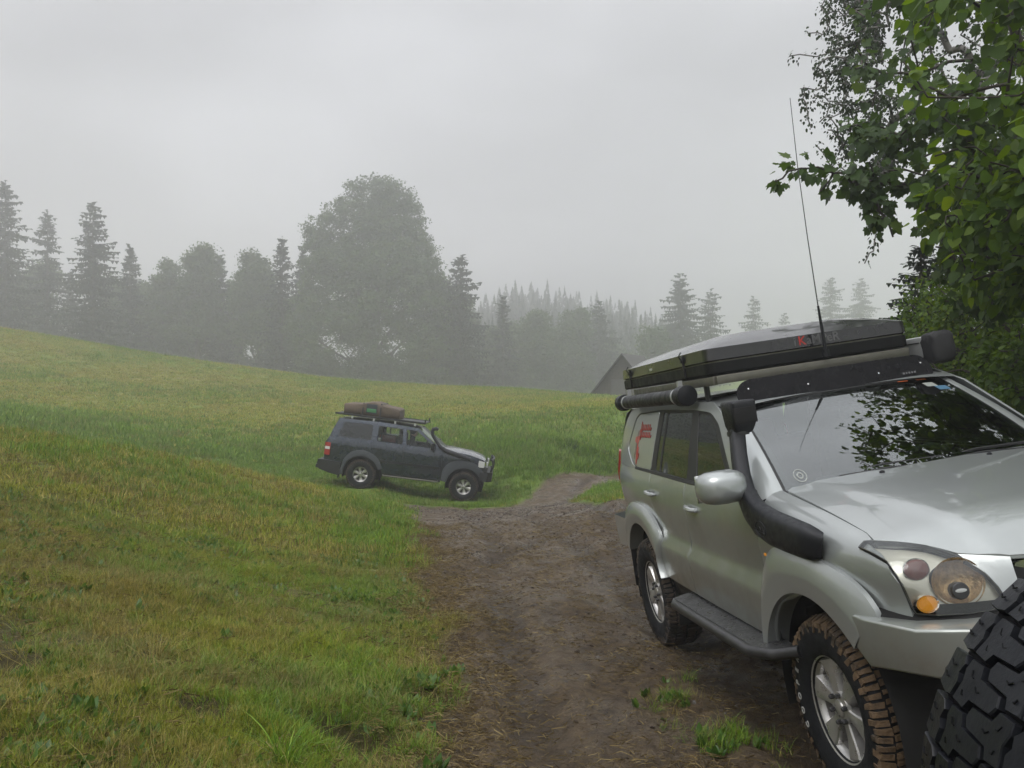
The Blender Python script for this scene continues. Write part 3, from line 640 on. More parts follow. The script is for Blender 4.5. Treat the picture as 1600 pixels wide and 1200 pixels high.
# hood, cowl
hood_poly = [(-.47,-.738),(-.505,-.70),(-.455,-.45),(-.425,0),(-.455,.45),(-.505,.70),(-.47,.738),(0,.752),(.30,.768),(.385,.786),(.42,.79),(.48,.752),(.548,.672),(.618,.592),(.665,.50),(.70,.44),(.745,.25),(.76,0)]
hood_poly += [(x, -y) for x, y in hood_poly[::-1][1:-7]] if False else [(.745,-.25),(.70,-.44),(.665,-.50),(.618,-.592),(.548,-.672),(.48,-.752),(.42,-.79),(.385,-.786),(.30,-.768),(0,-.752)]
patch('bonnet', hood_poly, lambda x, y: (x, y, hoodz(x, y)), SP, car, res=.035, out=(0,0,1), thick=.02)
for y in (-.29,.29): MB().lathe([(.014,0),(.012,.008),(.006,.012),(0,.012)], 12, Matrix.Translation((-.36,y,hoodz(-.36,y)-.001)) @ Matrix.Rotation(R_(90),4,'X')).build('washer_nozzle', BP, car)
MB().loft([[(-.34+(-.10)*(abs(y)/.72)**2, y, 1.275) for y in np.linspace(-.72,.72,13)],[(-.445-.07*(abs(y)/.72)**2, y, hoodz(-.45,y)-.022) for y in np.linspace(-.72,.72,13)],[(-.56-.07*(abs(y)/.72)**2, y, 1.318-.035*(abs(y)/.72)**2) for y in np.linspace(-.72,.72,13)]]).build('cowl', BP, car)
# windscreen: curved pane between cowl and roof header
def ws(u, v):
    """u across -1..1, v up 0..1"""
    yb = .728*u; yt = .628*u; y = yb+(yt-yb)*v
    xb = -.425-.085*abs(u)**2.2; xt = -1.205-.045*abs(u)**2; x = xb+(xt-xb)*v; zb = 1.328-.022*u*u; zt = 1.776-.026*u*u
    b = 4*v*(1-v)*.022
    return (x+b*.52, y, zb+(zt-zb)*v+b*.85)
MB().loft([[ws(u, v) for u in np.linspace(-1,1,33)] for v in np.linspace(0,1,17)]).build('windscreen', MAT['windscreen_glass'], car, sharp=None)
patch('windscreen_seal', rnd([(-1.03,-.03),(1.03,-.03),(1.03,1.03),(-1.03,1.03)], .06), ws, MAT['rubber_seal'], car, holes=[rnd([(-.955,.06),(0,.035),(.955,.06),(.955,.90),(.5,.925),(0,.93),(-.5,.925),(-.955,.90)], .05)], res=.11, out=(.5,0,.85), off=-.004, thick=.01)
for sg in (-1, 1):   # A pillars
    rows = []
    for v in np.linspace(-.04, 1.0, 9):
        a = np.array(ws(sg*1.02, v)); b = np.array(ws(sg*1.045, v))+np.array([-.004,sg*.012,.010]); z = min(a[2]-.005,1.79); x0 = a[0]-.075; w_ = sg*float(Wz(max(z,1.30)))
        rows.append([a, b, (a[0]-.03, a[1]+(w_-a[1])*.55, a[2]+.006), (x0, w_+sg*.001, z-.012), (x0-.03, w_-sg*.004, z-.035)])
    MB().loft(rows).build('windscreen_pillar', SP, car, sharp=50)
# roof
roof = []
for x in (-1.16,-1.22,-1.4,-1.8,-2.4,-3.0,-3.35,-3.5,-3.58):
    k = 1.0 if x > -3.3 else 1-((-3.3-x)/.28)**2*.05
    zc = {-1.16:1.760,-1.22:1.784,-1.4:1.812}.get(x, 1.828)*k; ze = {-1.16:1.725,-1.22:1.748,-1.4:1.772}.get(x, 1.785)*k
    roof.append([(x, y*.718, zc-(zc-ze)*abs(y)**3) for y in np.linspace(-1,1,17)])
ro = MB().loft(roof).build('roof', SP, car)
# wipers
for y0, y1, x0, x1 in ((-.50,.10,-.50,-.46),(.02,.62,-.47,-.50)):
    MB().tube([(-.415,y1,1.322),(-.43,(y0+y1)/2,1.345),(x0+.01,y0+.05,1.338)], [.012,.010,.007], 6).build('wiper', MAT['rubber_seal'], car)
    MB().tube([(x0-.02,y0-.06,1.338),(-.485,(y0+y1)/2,1.362),(-.475,y1+.02,1.355)], .008, 6).build('wiper_blade', MAT['rubber_seal'], car)
# tailgate, underbody, firewall, interior
MB().add([(-3.86,-.72,.70),(-3.86,.72,.70),(-3.84,.78,1.30),(-3.55,.70,1.76),(-3.55,-.70,1.76),(-3.84,-.78,1.30)], [(0,1,2,5),(5,2,3,4)]).build('tailgate', SP, car, smooth=False)
MB().box((-1.6,0,.58),(4.2,.9,.18)).build('underbody', MAT['dark_void'], car, smooth=False)
MB().box((-1.6,0,.64),(1.75,1.70,.08)).build('floor_pan', MAT['dark_void'], car, smooth=False)
MB().box((-.42,0,.98),(.05,1.55,.55)).build('firewall', MAT['dark_void'], car, smooth=False)
ds = MB().loft([[(-.45,y,1.25),(-.62,y,1.285),(-.88,y,1.27),(-1.0,y,1.22),(-1.02,y,1.02),(-.95,y,.85)] for y in np.linspace(-.70,.70,9)]).build('dashboard', MAT['interior'], car)
sw = MB(); Mw = Matrix.Translation((-1.08,.37,1.20)) @ Matrix.Rotation(R_(62),4,'Z') @ Matrix.Rotation(0,4,'X')
Mw = frame((-1.10,.37,1.19),(0,1,0),(.45,0,.89))
for i in range(28):
    a, b = 2*math.pi*i/28, 2*math.pi*(i+1)/28
    sw.tube([Mw @ Vector((.19*math.cos(a),.19*math.sin(a),0)), Mw @ Vector((.19*math.cos(b),.19*math.sin(b),0))], .015, 6, False)
sw.tube([Mw @ Vector((-.18,0,0)), Mw @ Vector((.18,0,0))], .02, 6).build('steering_wheel', MAT['interior'], car)
for y in (-.37,.37):
    s_ = MB().box((-1.55,y,.98),(.50,.50,.18),None,.05).build('seat', MAT['seat_fabric'], car)
    MB().box((0,0,.30),(.14,.48,.62),Matrix.Translation((-1.80,y,1.02)) @ Matrix.Rotation(R_(-14),4,'Y'),.05).build('backrest', MAT['seat_fabric'], s_)
    MB().box((0,0,.72),(.10,.28,.17),Matrix.Translation((-1.80,y,1.02)) @ Matrix.Rotation(R_(-14),4,'Y'),.04).build('headrest', MAT['seat_fabric'], s_)
MB().box((-2.65,0,1.05),(.3,1.3,.75),None,.05).build('rear_seat', MAT['seat_fabric'], car)
MB().box((-1.02,0,1.62),(.03,.24,.07),None,.012).build('rear_view_mirror', MAT['interior'], car)
# windscreen stickers and sensor
def on_ws(name, u, v, su, sv, mat, rot=0, n=None):
    poly = rnd([(u-su,v-sv),(u+su,v-sv),(u+su,v+sv),(u-su,v+sv)], min(su,sv)*.3)
    return patch(name, poly, ws, mat, car, res=.2, out=(.5,0,.85), off=.0015, thick=0)
on_ws('orange_sticker',.60,.945,.055,.020,MAT['sticker_orange']); on_ws('orange_sticker',.80,.945,.055,.020,MAT['sticker_orange'])
on_ws('permit_sticker',.80,.845,.055,.030,MAT['sticker_pale']); on_ws('blue_sticker',.87,.785,.060,.030,MAT['sticker_blue']); on_ws('green_sticker',-.88,.955,.035,.018,MAT['sticker_green']); on_ws('toll_tag',-.72,.955,.055,.018,MAT['sticker_pale'])
rings = []
for r0, r1 in ((.050,.058),(.018,.030)):
    patch('round_sticker', [(-.865+r1*.75*math.cos(a),.105+r1*math.sin(a)) for a in np.linspace(0,2*math.pi,24,endpoint=False)], ws, MAT['sticker_pale'], car, holes=[[(-.865+r0*.75*math.cos(a),.105+r0*math.sin(a)) for a in np.linspace(0,2*math.pi,20,endpoint=False)]], res=.1, out=(.5,0,.85), off=.0015, thick=0)
# wheels
wf = build_wheel('wheel', car, .405, .262, .228, MAT['muddy_tread'], loc=(0,-.772,.40), rot=R_(12), text_at=209+12)
wl = copy_tree(wf, car); wl.location = (0,.772,.40); wl.rotation_euler = (0,.4,math.pi)
wr = build_wheel('wheel', car, .405, .262, .228, MAT['rear_tread'], letters=False, loc=(-2.79,-.785,.40), rot=R_(40))
wq = copy_tree(wr, car); wq.location = (-2.79,.785,.40); wq.rotation_euler = (0,.8,math.pi)
for x in (0,-2.79): MB().tube([(x,-.7,.40),(x,.7,.40)], .06, 10).build('axle', MAT['dark_void'], car)
# ---- headlamps
def fit3(B, bulge=.012, n_out=(1,0,0)):
    """smooth surface through a closed 3-D outline: returns 2-D outline, map, plane normal, frame"""
    B = np.array(B); c = B.mean(0); _, _, vt = np.linalg.svd(B-c); n = vt[2]
    if n@np.array(n_out) < 0: n = -n
    u = np.cross([0,0,1.], n); u /= np.linalg.norm(u); v = np.cross(n, u)
    q = (B-c)@np.stack([u, v], 1); h = (B-c)@n; g = rbf_fit(q, h, 1e-4); s = np.abs(q).max(0)
    def f(a, b): return tuple(c+u*a+v*b+n*(float(g(np.array([a]), np.array([b]))[0])+bulge*max(0, 1-(a/s[0])**2-(b/s[1])**2)))
    return [tuple(p) for p in q], f, n, u, v
HB = [(.407,-.868,1.174),(.416,-.845,1.198),(.425,-.803,1.192),(.49,-.754,1.187),(.556,-.674,1.166),(.626,-.594,1.118),(.69,-.542,1.06),(.722,-.521,1.012),(.742,-.505,.952),(.735,-.56,.935),(.712,-.645,.930),(.685,-.75,.936),(.650,-.812,.945),(.638,-.820,.966),(.614,-.832,1.05),(.555,-.843,1.132),(.47,-.858,1.162)]
for sg in (-1, 1):
    B = [(x, -y*sg if sg > 0 else y, z) for x, y, z in HB] if sg < 0 else [(x, -y, z) for x, y, z in HB][::-1]
    q, f, n, u, v = fit3(B, .014)
    nn = tuple(n)
    hl = patch('headlamp', q, f, MAT['clear_lens'], car, res=.03, out=nn, thick=0, off=.004)
    c2 = np.mean(q, 0); big = [tuple(c2+(np.array(p)-c2)*1.012) for p in q]; sml = [tuple(c2+(np.array(p)-c2)*.984) for p in q]
    patch('lamp_rim', big, f, MAT['rubber_seal'], hl, holes=[sml], res=.03, out=nn, thick=.02, off=-.004)
    cb = np.mean(B, 0); bc = np.array((.655,(-.632 if sg < 0 else .632),1.035))-cb; bu, bv = bc@u, bc@v
    patch('lamp_housing', sml, f, MAT['lamp_silver'], hl, holes=[[(bu+.092*math.cos(a), bv+.086*math.sin(a)) for a in np.linspace(0,2*math.pi,28,endpoint=False)]] if True else [], res=.025, out=nn, thick=0, off=-.04)
    MB().loft([[np.array(f(*p))+n*.0 for p in sml],[np.array(f(*p))-n*.041 for p in sml]], True).build('lamp_wall', MAT['lamp_silver'], hl)
    def disc(name, c, prof, mat, sc=(1,1), tilt=0.0):
        d = np.array([n[0]+.35, n[1]*.75, n[2]*.3]); d /= np.linalg.norm(d); M = frame(c, np.cross([0,0,1.], d), d); M = M @ Matrix.Diagonal((sc[0],1,sc[1],1)); return MB().lathe(prof, 36, M).build(name, mat, hl, sharp=30)
    s_ = -sg
    disc('main_reflector', (.655,-.632*s_,1.035), [(.097,.004),(.092,.0),(.075,-.03),(.045,-.055),(0,-.065)], MAT['amber_bowl'], (1,.94))
    disc('bulb_shield', (.700,-.655*s_,1.015), [(.031,-.04),(.031,.0),(.028,.004),(0,.006)], MAT['dark_metal'])
    disc('shield_mark', (.7005,-.656*s_,1.017), [(.021,.0055),(0,.0065)], MAT['alu_light'], (1,.34))
    disc('red_reflector', (.592,-.752*s_,1.092), [(.046,-.02),(.046,.006),(.038,.014),(.02,.019),(0,.020)], MAT['lamp_red'], (1,.86))
    disc('reflector_bezel', (.592,-.752*s_,1.092), [(.048,-.02),(.050,.004),(.047,.008)], MAT['chrome'], (1,.86))
    disc('indicator_lamp', (.650,-.762*s_,.975), [(.034,-.02),(.034,.004),(.028,.010),(0,.013)], MAT['lamp_amber'], (1,.78))
    disc('indicator_bezel', (.650,-.762*s_,.975), [(.034,.0),(.041,.004),(.044,-.02)], MAT['chrome'], (1,.78))
    # silver nose piece between lamp and grille
    s2 = sg
    MB().loft([[(.618,s2*.592,hoodz(.618,.592)-.004),(.665,s2*.50,hoodz(.665,.50)-.006),(.70,s2*.44,hoodz(.70,.44)-.006)],[(.69,s2*.540,1.058),(.715,s2*.488,1.06),(.725,s2*.45,1.06)],[(.738,s2*.50,.95),(.750,s2*.475,.95),(.755,s2*.45,.95)]]).build('nose_panel', SP, car)
# ---- grille
gr = MB()
gp = rnd([(-.43,1.085),(.43,1.085),(.40,.93),(-.40,.93)], .04)
GF = lambda y, z: (.785-.10*(abs(y)/.45)**2-.06*(z-.95), y, z)
patch('grille_frame', gp, GF, MAT['chrome'], car, holes=[rnd([(-.385,1.055),(.385,1.055),(.36,.95),(-.36,.95)], .03)], res=.05, out=(1,0,0), thick=.03)
patch('grille_mesh', rnd([(-.40,1.065),(.40,1.065),(.37,.94),(-.37,.94)], .03), GF, MAT['dark_void'], car, off=-.03, res=.08, out=(1,0,0), thick=0)
for y in (-.30,-.18,-.06,.06,.18,.30): MB().tube([(GF(y,.945)[0]-.005,y,.945),(GF(y,1.06)[0]-.005,y,1.06)], .014, 6).build('grille_bar', MAT['chrome'], car)
MB().loft([[(.70,y,hoodz(.70,.44)-.03),(.755-.08*(abs(y)/.45)**2,y,1.085),(.76,y,.93)] for y in np.linspace(-.45,.45,9)]).build('grille_backing', MAT['dark_void'], car)
# ---- folded steel bumper
T_ = [(.195,-.925,.905),(.50,-.945,.920),(.79,-.905,.936),(.885,-.74,.930),(.93,-.40,.925)]; T_ = T_+[(.94,0,.925)]+[(x,-y,z) for x,y,z in T_[::-1]]
Bm = [(.165,-.922,.882),(.47,-.930,.722),(.79,-.885,.765),(.875,-.72,.720),(.915,-.40,.68)]; Bm = Bm+[(.925,0,.67)]+[(x,-y,z) for x,y,z in Bm[::-1]]
In = [(.22,-.875,.905),(.50,-.872,.915),(.66,-.815,.925),(.72,-.66,.918),(.78,-.40,.915)]; In = In+[(.80,0,.915)]+[(x,-y,z) for x,y,z in In[::-1]]
Lo = [(.20,-.86,.87),(.47,-.84,.735),(.70,-.78,.765),(.76,-.66,.73),(.80,-.40,.69)]; Lo = Lo+[(.81,0,.68)]+[(x,-y,z) for x,y,z in Lo[::-1]]
bm = bmesh.new(); rows = []
for r in (In, T_, Bm, Lo): rows.append([bm.verts.new(p) for p in r])
for a, b in ((0,1),(1,2),(2,3)):
    for i in range(10): bm.faces.new((rows[a][i], rows[a][i+1], rows[b][i+1], rows[b][i]))
for i in (0,-1): bm.faces.new([rows[k][i] for k in range(4)])
bmesh.ops.recalc_face_normals(bm, faces=bm.faces)
es = [e for e in bm.edges if (e.verts[0] in rows[1] and e.verts[1] in rows[1]) or (e.verts[0] in rows[2] and e.verts[1] in rows[2])]
bmesh.ops.bevel(bm, geom=es, offset=.012, segments=4, profile=.5, affect='EDGES', clamp_overlap=True)
me = bpy.data.meshes.new('front_bumper'); bm.to_mesh(me); bm.free(); fbp = link('front_bumper', me, MAT['silver_dirty'], car, True, 60)
MB().loft([In, [(x-.04, y*.97, z+.045) for x,y,z in In]]).build('bumper_gap_filler', MAT['dark_void'], car)
MB().loft([[(x*.9,y*.90,z-.02) for x,y,z in Bm],[(x*.75-.02,y*.80,z-.10) for x,y,z in Bm]]).build('front_undertray', MAT['dark_void'], car)
for s in (-1,1): MB().lathe([(.055,.0),(.05,.012),(0,.012)], 20, frame((.845,s*.79,.79),(0,0,1),(.8,s*.5,-.1)) @ Matrix.Diagonal((.55,1,1,1))).build('bumper_recess', MAT['dark_metal'], fbp)
# ---- folded rear bumper
MB().loft([[(-3.30,-.90,.90),(-3.88,-.87,.88),(-4.05,-.72,.87),(-4.07,0,.87),(-4.05,.72,.87),(-3.88,.87,.88),(-3.30,.90,.90)],[(-3.46,-.90,.66),(-3.86,-.86,.62),(-4.02,-.70,.60),(-4.04,0,.60),(-4.02,.70,.60),(-3.86,.86,.62),(-3.46,.90,.66)]]).build('rear_bumper', SP, car, sharp=20)
# ---- snorkel
sn = [((.160,-.900,1.150),.058,.030),((.145,-.925,1.157),.068,.042),((.08,-.934,1.165),.075,.047),((-.06,-.938,1.175),.080,.049),((-.22,-.940,1.187),.083,.049),((-.36,-.940,1.212),.082,.047),((-.46,-.937,1.258),.073,.045),((-.535,-.930,1.325),.058,.043),((-.60,-.912,1.405),.049,.041),((-.68,-.880,1.505),.045,.040),((-.745,-.848,1.59),.044,.040),((-.765,-.836,1.63),.044,.040)]
P = [Vector(p) for p, _, _ in sn]; rows = []
for i in range(len(P)):
    t = (P[min(i+1,len(P)-1)]-P[max(i-1,0)]).normalized(); w = Vector((0,-1,0)); w = (w-t*w.dot(t)).normalized(); hgt = t.cross(w); row = []
    for j in range(24):
        a = 2*math.pi*j/24; c, s = math.cos(a), math.sin(a); e = .62
        row.append(tuple(P[i]+hgt*(sn[i][1]*math.copysign(abs(c)**e, c))+w*(sn[i][2]*math.copysign(abs(s)**e, s))))
    rows.append(row)
mb = MB().loft(rows, True); mb.f.append(tuple(range(24))); sno = mb.build('snorkel', MAT['snorkel_plastic'], car, sharp=55)
mb = MB(); rows = []
for z, sx_, sy_, ox in ((1.615,.046,.044,0),(1.628,.060,.054,0),(1.66,.076,.064,.006),(1.74,.086,.070,.010),(1.778,.090,.071,.012),(1.788,.084,.064,.010)):
    row = []
    for j in range(24):
        a = 2*math.pi*j/24; c, s = math.cos(a), math.sin(a); row.append((-.765+ox+sx_*math.copysign(abs(c)**.28, c), -.815+sy_*math.copysign(abs(s)**.28, s), z+.05*0))
    rows.append(row)
mb.loft(rows, True); mb.f.append(tuple(range(len(mb.v)-24, len(mb.v)))); mb.build('snorkel_head', MAT['snorkel_plastic'], sno, sharp=50)
MB().box((-.672,-.815,1.71),(.014,.125,.085),None,.004).build('intake_grille', MAT['dark_void'], sno)
MB().lathe([(.058,-.012),(.060,0),(.058,.012)], 20, Matrix.Translation((-.765,-.832,1.618)) @ Matrix.Rotation(R_(90),4,'X')).build('hose_clamp', MAT['dark_metal'], sno)
# oval maker's emblem on the snorkel: raised ring with small hills in it
eb = MB(); Me = frame((-.27,-.9885,1.185),(1,0,-.06),(0,0,1))
for i in range(28):
    a, b = 2*math.pi*i/28, 2*math.pi*(i+1)/28; eb.tube([Me @ Vector((.058*math.cos(a),.036*math.sin(a),0)), Me @ Vector((.058*math.cos(b),.036*math.sin(b),0))], .0022, 5, False)
for pts in ([(-.04,-.012),(-.015,.010),(.005,-.004),(.02,.012),(.04,-.012)],[(-.048,-.016),(.048,-.016)]): eb.tube([Me @ Vector((x,y,0)) for x,y in pts], .002, 5)
eb.build('snorkel_emblem', MAT['snorkel_plastic'], sno)
# ---- badge and side lamp on the fender
me = textmesh('D-4D', .036, .001, bold=.0008); o = link('badge', me, MAT['dark_metal'], car, False); o.matrix_basis = frame((-.455,-.9055,1.082),(1,0,-.10),(0,0,1))
MB().box((-.455,-.905,1.028),(.055,.012,.036),None,.005).build('side_repeater', MAT['sticker_pale'], car)
MB().box((-.455,-.9115,1.028),(.030,.004,.020),None,.001).build('repeater_lens', MAT['lamp_amber'], car)
# ---- sticker on the quarter panel: two lines of red script and a small figure with a staff
S1 = side(-1)
def scribble(x0, x1, z, amp, waves):
    """one line of red script too small to read: a looping pen stroke laid on the panel"""
    P = []
    for k in range(waves*8+1):
        t = k/(waves*8); x = x0+(x1-x0)*t+.010*math.cos(2*math.pi*waves*t); p = S1(x, z+amp*math.sin(2*math.pi*waves*t)*(1 if k > 6 else 1.9)); P.append((p[0], p[1]+.0025, p[2]))
    return MB().tube(P, .006, 5, flat=.3).build('sticker_script', MAT['sticker_red'], car)
scribble(-2.92, -2.64, 1.637, .022, 6); scribble(-2.94, -2.62, 1.583, .020, 7); scribble(-2.96, -2.90, 1.445, .045, 2)
for poly, mt in (([(-3.02,1.40),(-3.005,1.40),(-2.985,1.56),(-2.965,1.62),(-2.985,1.61),(-3.0,1.56)],'sticker_dark'),([(-3.05,1.535),(-2.99,1.515),(-2.93,1.53),(-2.92,1.57),(-2.96,1.575),(-3.0,1.57),(-3.045,1.565)],'sticker_red')):
    patch('sticker_figure', poly, S1, MAT[mt], car, res=.05, off=-.001, thick=0)
# ---- roof rack, deflector, aerial
rk = MB().box((-1.36,-.06,1.912),(.03,1.25,.052),None,.004).build('roof_rack', MAT['alu_rail'], car)
for s in (-1,1):
    MB().box((-2.30,s*(.685 if s < 0 else .55),1.910),(1.84,.03,.054),None,.004).build('rack_side_rail', MAT['alu_rail'], rk)
    for x in (-1.62,-2.4,-3.1):
        MB().box((x,s*.66,1.835),(.06,.02,.12),None,.003).build('rack_foot', MAT['dark_metal'], rk)
for x in (-1.7,-2.1,-2.5,-2.9,-3.2): MB().box((x,-.06,1.926),(.06,1.22,.024),None,.003).build('rack_crossbar', MAT['alu_rail'], rk)
df = rnd([(-.62,.0),(.62,.0),(.62,.07),(.56,.142),(-.56,.142),(-.62,.09)], .05)
DF = lambda y, h: (-1.155-.35*h-.05*(y/.6)**2, y, 1.752+h*.96)
do = patch('wind_deflector', df, DF, MAT['deflector_plastic'], car, res=.05, out=(1,0,.3), thick=.012)
MB().tube([DF(y,-.004) for y in np.linspace(-.62,.62,13)], .008, 6).build('deflector_edge', MAT['rubber_seal'], do)
q = DF(.43,.035); Mq = frame((q[0]+.003,q[1],q[2]),(.0,1,0),(-.35,0,.96)); lm = MB()
for k, (w_, h_) in enumerate(((.014,.012),(.012,.011),(.013,.012),(.011,.010),(.012,.012),(.010,.011),(.013,.012))): lm.box((-.054+.018*k,0,0),(w_,h_,.001),Mq)
lm.build('deflector_lettering', MAT['text_grey'], do, smooth=False)
for y, h in ((-.55,.085),(.55,.085),(-.2,.06),(.25,.06)):
    q = DF(y,h); MB().lathe([(.006,0),(.005,.003),(0,.004)], 10, frame((q[0]+.001,q[1],q[2]),(0,1,0),(.94,0,.34))).build('deflector_bolt', MAT['chrome'], do)
an = MB().tube([(-1.335,.02,1.955),(-1.335,.02,2.0)], .022, 10).tube([(-1.335,.02,2.0),(-1.335,.019,2.13),(-1.335,.018,2.27)], [.011,.010,.007], 8).build('aerial', MAT['black_plastic'], rk)
MB().tube([(-1.335,.018,2.27),(-1.335,.022,2.7),(-1.337,.034,3.15),(-1.34,.058,3.57)], [.0036,.003,.0026,.002], 6).build('aerial_whip', MAT['dark_metal'], an)
# ------------------------------------------------------------------ things carried on the roof
def carried(name, label, cat, base): 
    e = empty(name, CM @ Matrix.Translation(base)); return tag(e, label, cat)
bx_, by_, bz_ = -2.46, -.04, 1.928
tent = carried('roof_tent', 'black hard-shell roof tent with lettering, strapped on the silver car', 'tent', (bx_,by_,bz_))
def rring(hx, hy, z, r, n=6, ox=0):
    o = []
    for cx, cy_, a0 in ((hx-r,hy-r,0),(-hx+r,hy-r,90),(-hx+r,-hy+r,180),(hx-r,-hy+r,270)):
        for i in range(n+1): a = R_(a0+90*i/n); o.append((cx+r*math.cos(a)+ox, cy_+r*math.sin(a), z))
    return o
HX, HY = 1.04, .67
def crownring(ins, z, r): return [(x, y, z-.03*(1 if x < -.5 else 0)*min(1,(-x-.5)/.5)-(.012 if x > .8 else 0)) for x, y, z in rring(HX-ins, HY-ins, z, r)]
mb = MB().loft([rring(HX-.05,HY-.05,.018,.06),rring(HX-.01,HY-.01,.020,.06),rring(HX,HY,.030,.06),rring(HX,HY,.092,.06)], True); mb.f.append(tuple(range(28))); mb.build('base_shell', MAT['tent_side'], tent, sharp=30)
MB().loft([rring(HX-.012,HY-.012,.090,.055),rring(HX-.012,HY-.012,.104,.055)], True).build('seam_gasket', MAT['alu_rail'], tent)
lid = MB().loft([rring(HX-.004,HY-.004,.102,.06),rring(HX+.003,HY+.003,.108,.06),rring(HX-.002,HY-.002,.182,.06),crownring(.012,.198,.06),crownring(.05,.216,.09),crownring(.13,.246,.14),crownring(.24,.266,.18),crownring(.245,.260,.18),crownring(.262,.260,.18),crownring(.27,.268,.18),crownring(.45,.282,.15),crownring(.60,.286,.05)], True)
lid.f.append(tuple(range(len(lid.v)-28, len(lid.v)))); lo_ = lid.build('lid', MAT['tent_shell'], tent, sharp=32)
for x in (-.75,.62):
    MB().box((x,-HY-.006,.10),(.022,.010,.15),None,.002).box((x,-HY-.014,.145),(.034,.014,.03),None,.003).tube([(x,-HY-.01,.14),(x+.005,-HY-.03,.175),(x+.01,-HY-.012,.20)], .005, 5).build('strap', MAT['rubber_seal'], tent)
MB().box((-.15,-HY-.002,.135),(.06,.006,.018),None,.002).build('side_latch', MAT['alu_light'], tent)
Mf = frame((HX+.0015,.02,.146),(0,1,0),(0,0,1)); xo = -.115
for txt, mt, adv in (('i','text_grey',.030),('K','text_red',.055),('aMPeR','text_grey',.0)):
    me = textmesh(txt, .078, .0008, 'LEFT', bold=.001); o = link('tent_lettering', me, MAT[mt], tent, False); o.matrix_basis = Mf @ Matrix.Translation((xo,0,0)); xo += adv
tb = carried('storage_tube', 'black plastic pipe with end caps under the left edge of the roof tent', 'pipe', (-2.42,-.80,1.845))
MB().tube([(-.82,0,0),(.78,0,0)], .050, 24).build('pipe', MAT['tube_plastic'], tb)
for x0, x1 in ((-.84,-.74),(.70,.83)): MB().tube([(x0,0,0),(x0+.005,0,0),(x1-.005,0,0),(x1,0,0)], [.058,.066,.066,.058], 24).build('end_cap', MAT['black_plastic'], tb)
for x in (-.66,.64): MB().lathe([(.0505,-.012),(.054,-.012),(.054,.012),(.0505,.012)], 24, Matrix.Translation((x,0,0)) @ Matrix.Rotation(R_(90),4,'Z')).box((x,.02,.075),(.03,.03,.05)).build('hose_clip', MAT['alu_light'], tb)
aw = carried('awning_case', 'pale grey awning case with wrinkled black end cover beside the roof tent', 'awning', (-2.4,.755,1.90))
MB().box((.06,0,.01),(1.96,.125,.165),None,.018).build('case', MAT['alu_light'], aw)
for z in (-.045,.055): MB().box((.03,-.0635,z),(1.88,.003,.006)).build('case_groove', MAT['rubber_seal'], aw)
rows = []
for i, x in enumerate(np.linspace(1.00,1.14,9)):
    k = 1.05+.045*((i % 2)-.5)*(1 if i < 6 else .2)+(.02 if i > 1 else 0)-(.25 if i == 8 else 0)
    rows.append([(x+.012*math.sin(j*2.3)*(i < 6), .068*k*math.copysign(abs(math.cos(2*math.pi*j/28))**.5, math.cos(2*math.pi*j/28))*(1+.04*math.sin(j*3.7+i)), .012+.092*k*math.copysign(abs(math.sin(2*math.pi*j/28))**.5, math.sin(2*math.pi*j/28))*(1+.03*math.sin(j*2.9+2*i))) for j in range(28)])
mb = MB().loft(rows, True); mb.f.append(tuple(range(len(mb.v)-28, len(mb.v)))); mb.build('end_cover', MAT['cap_fabric'], aw, sharp=None)
for x in (-.6,.6): MB().box((x,-.075,-.02),(.05,.04,.10)).build('awning_bracket', MAT['dark_metal'], aw)

# ------------------------------------------------------------------ spare wheel of a third vehicle, close by on the right
PM('spare_rubber', (.011,.012,.015), .42, coat=.08, coat_rough=.15, spec=.14, var=.35, vscale=9, rvar=.14, bump=.12, bscale=120); PM('spare_groove', (.006,.006,.007), .8, spec=.1)  # spare_groove: darker rubber, shade of grooves and slits put into the colour
sw_ = empty('spare_wheel', loc=(.995,1.14,1.212)); tag(sw_, 'large black all-terrain spare tyre close up in the bottom right corner', 'tyre')
sw_.rotation_euler = (R_(2), 0, R_(-3))
RS, HS, NP = .405, .137, 36
MB().lathe([(.235,-.10),(.25,-.125),(.30,-.14),(.355,-.142),(.380,-.132),(.390,-.11),(.394,0),(.390,.11),(.380,.132),(.355,.142),(.30,.14),(.25,.125),(.235,.10)], 96).build('carcass', MAT['spare_groove'], sw_)
tr = MB(); spp = MB()
def spt(a, y, r):
    q = 2*math.pi*a/NP; r = r-.020*max(0, abs(y)-.55)**1.7*2.2; return (r*math.cos(q), y*HS, r*math.sin(q))
def block(poly, i, top=RS):
    c = np.mean(poly, 0); poly = [tuple(c+(np.array(p)-c)*np.array((1.0,1.0))) for p in poly]; n = len(poly); j = random.uniform(-.002,.0015); B0 = []; B1 = []; B2 = []
    for a, y in poly:
        B0.append(spt(i+a, y, RS-.012)); e = c+(np.array((a,y))-c)*.985; B1.append(spt(i+e[0], e[1], top+j-.0022)); e = c+(np.array((a,y))-c)*.945; B2.append(spt(i+e[0], e[1], top+j))
    tr.add(B0+B1+B2, [(k,(k+1)%n,n+(k+1)%n,n+k) for k in range(n)]+[(n+k,n+(k+1)%n,2*n+(k+1)%n,2*n+k) for k in range(n)]+[tuple(range(2*n,3*n))])
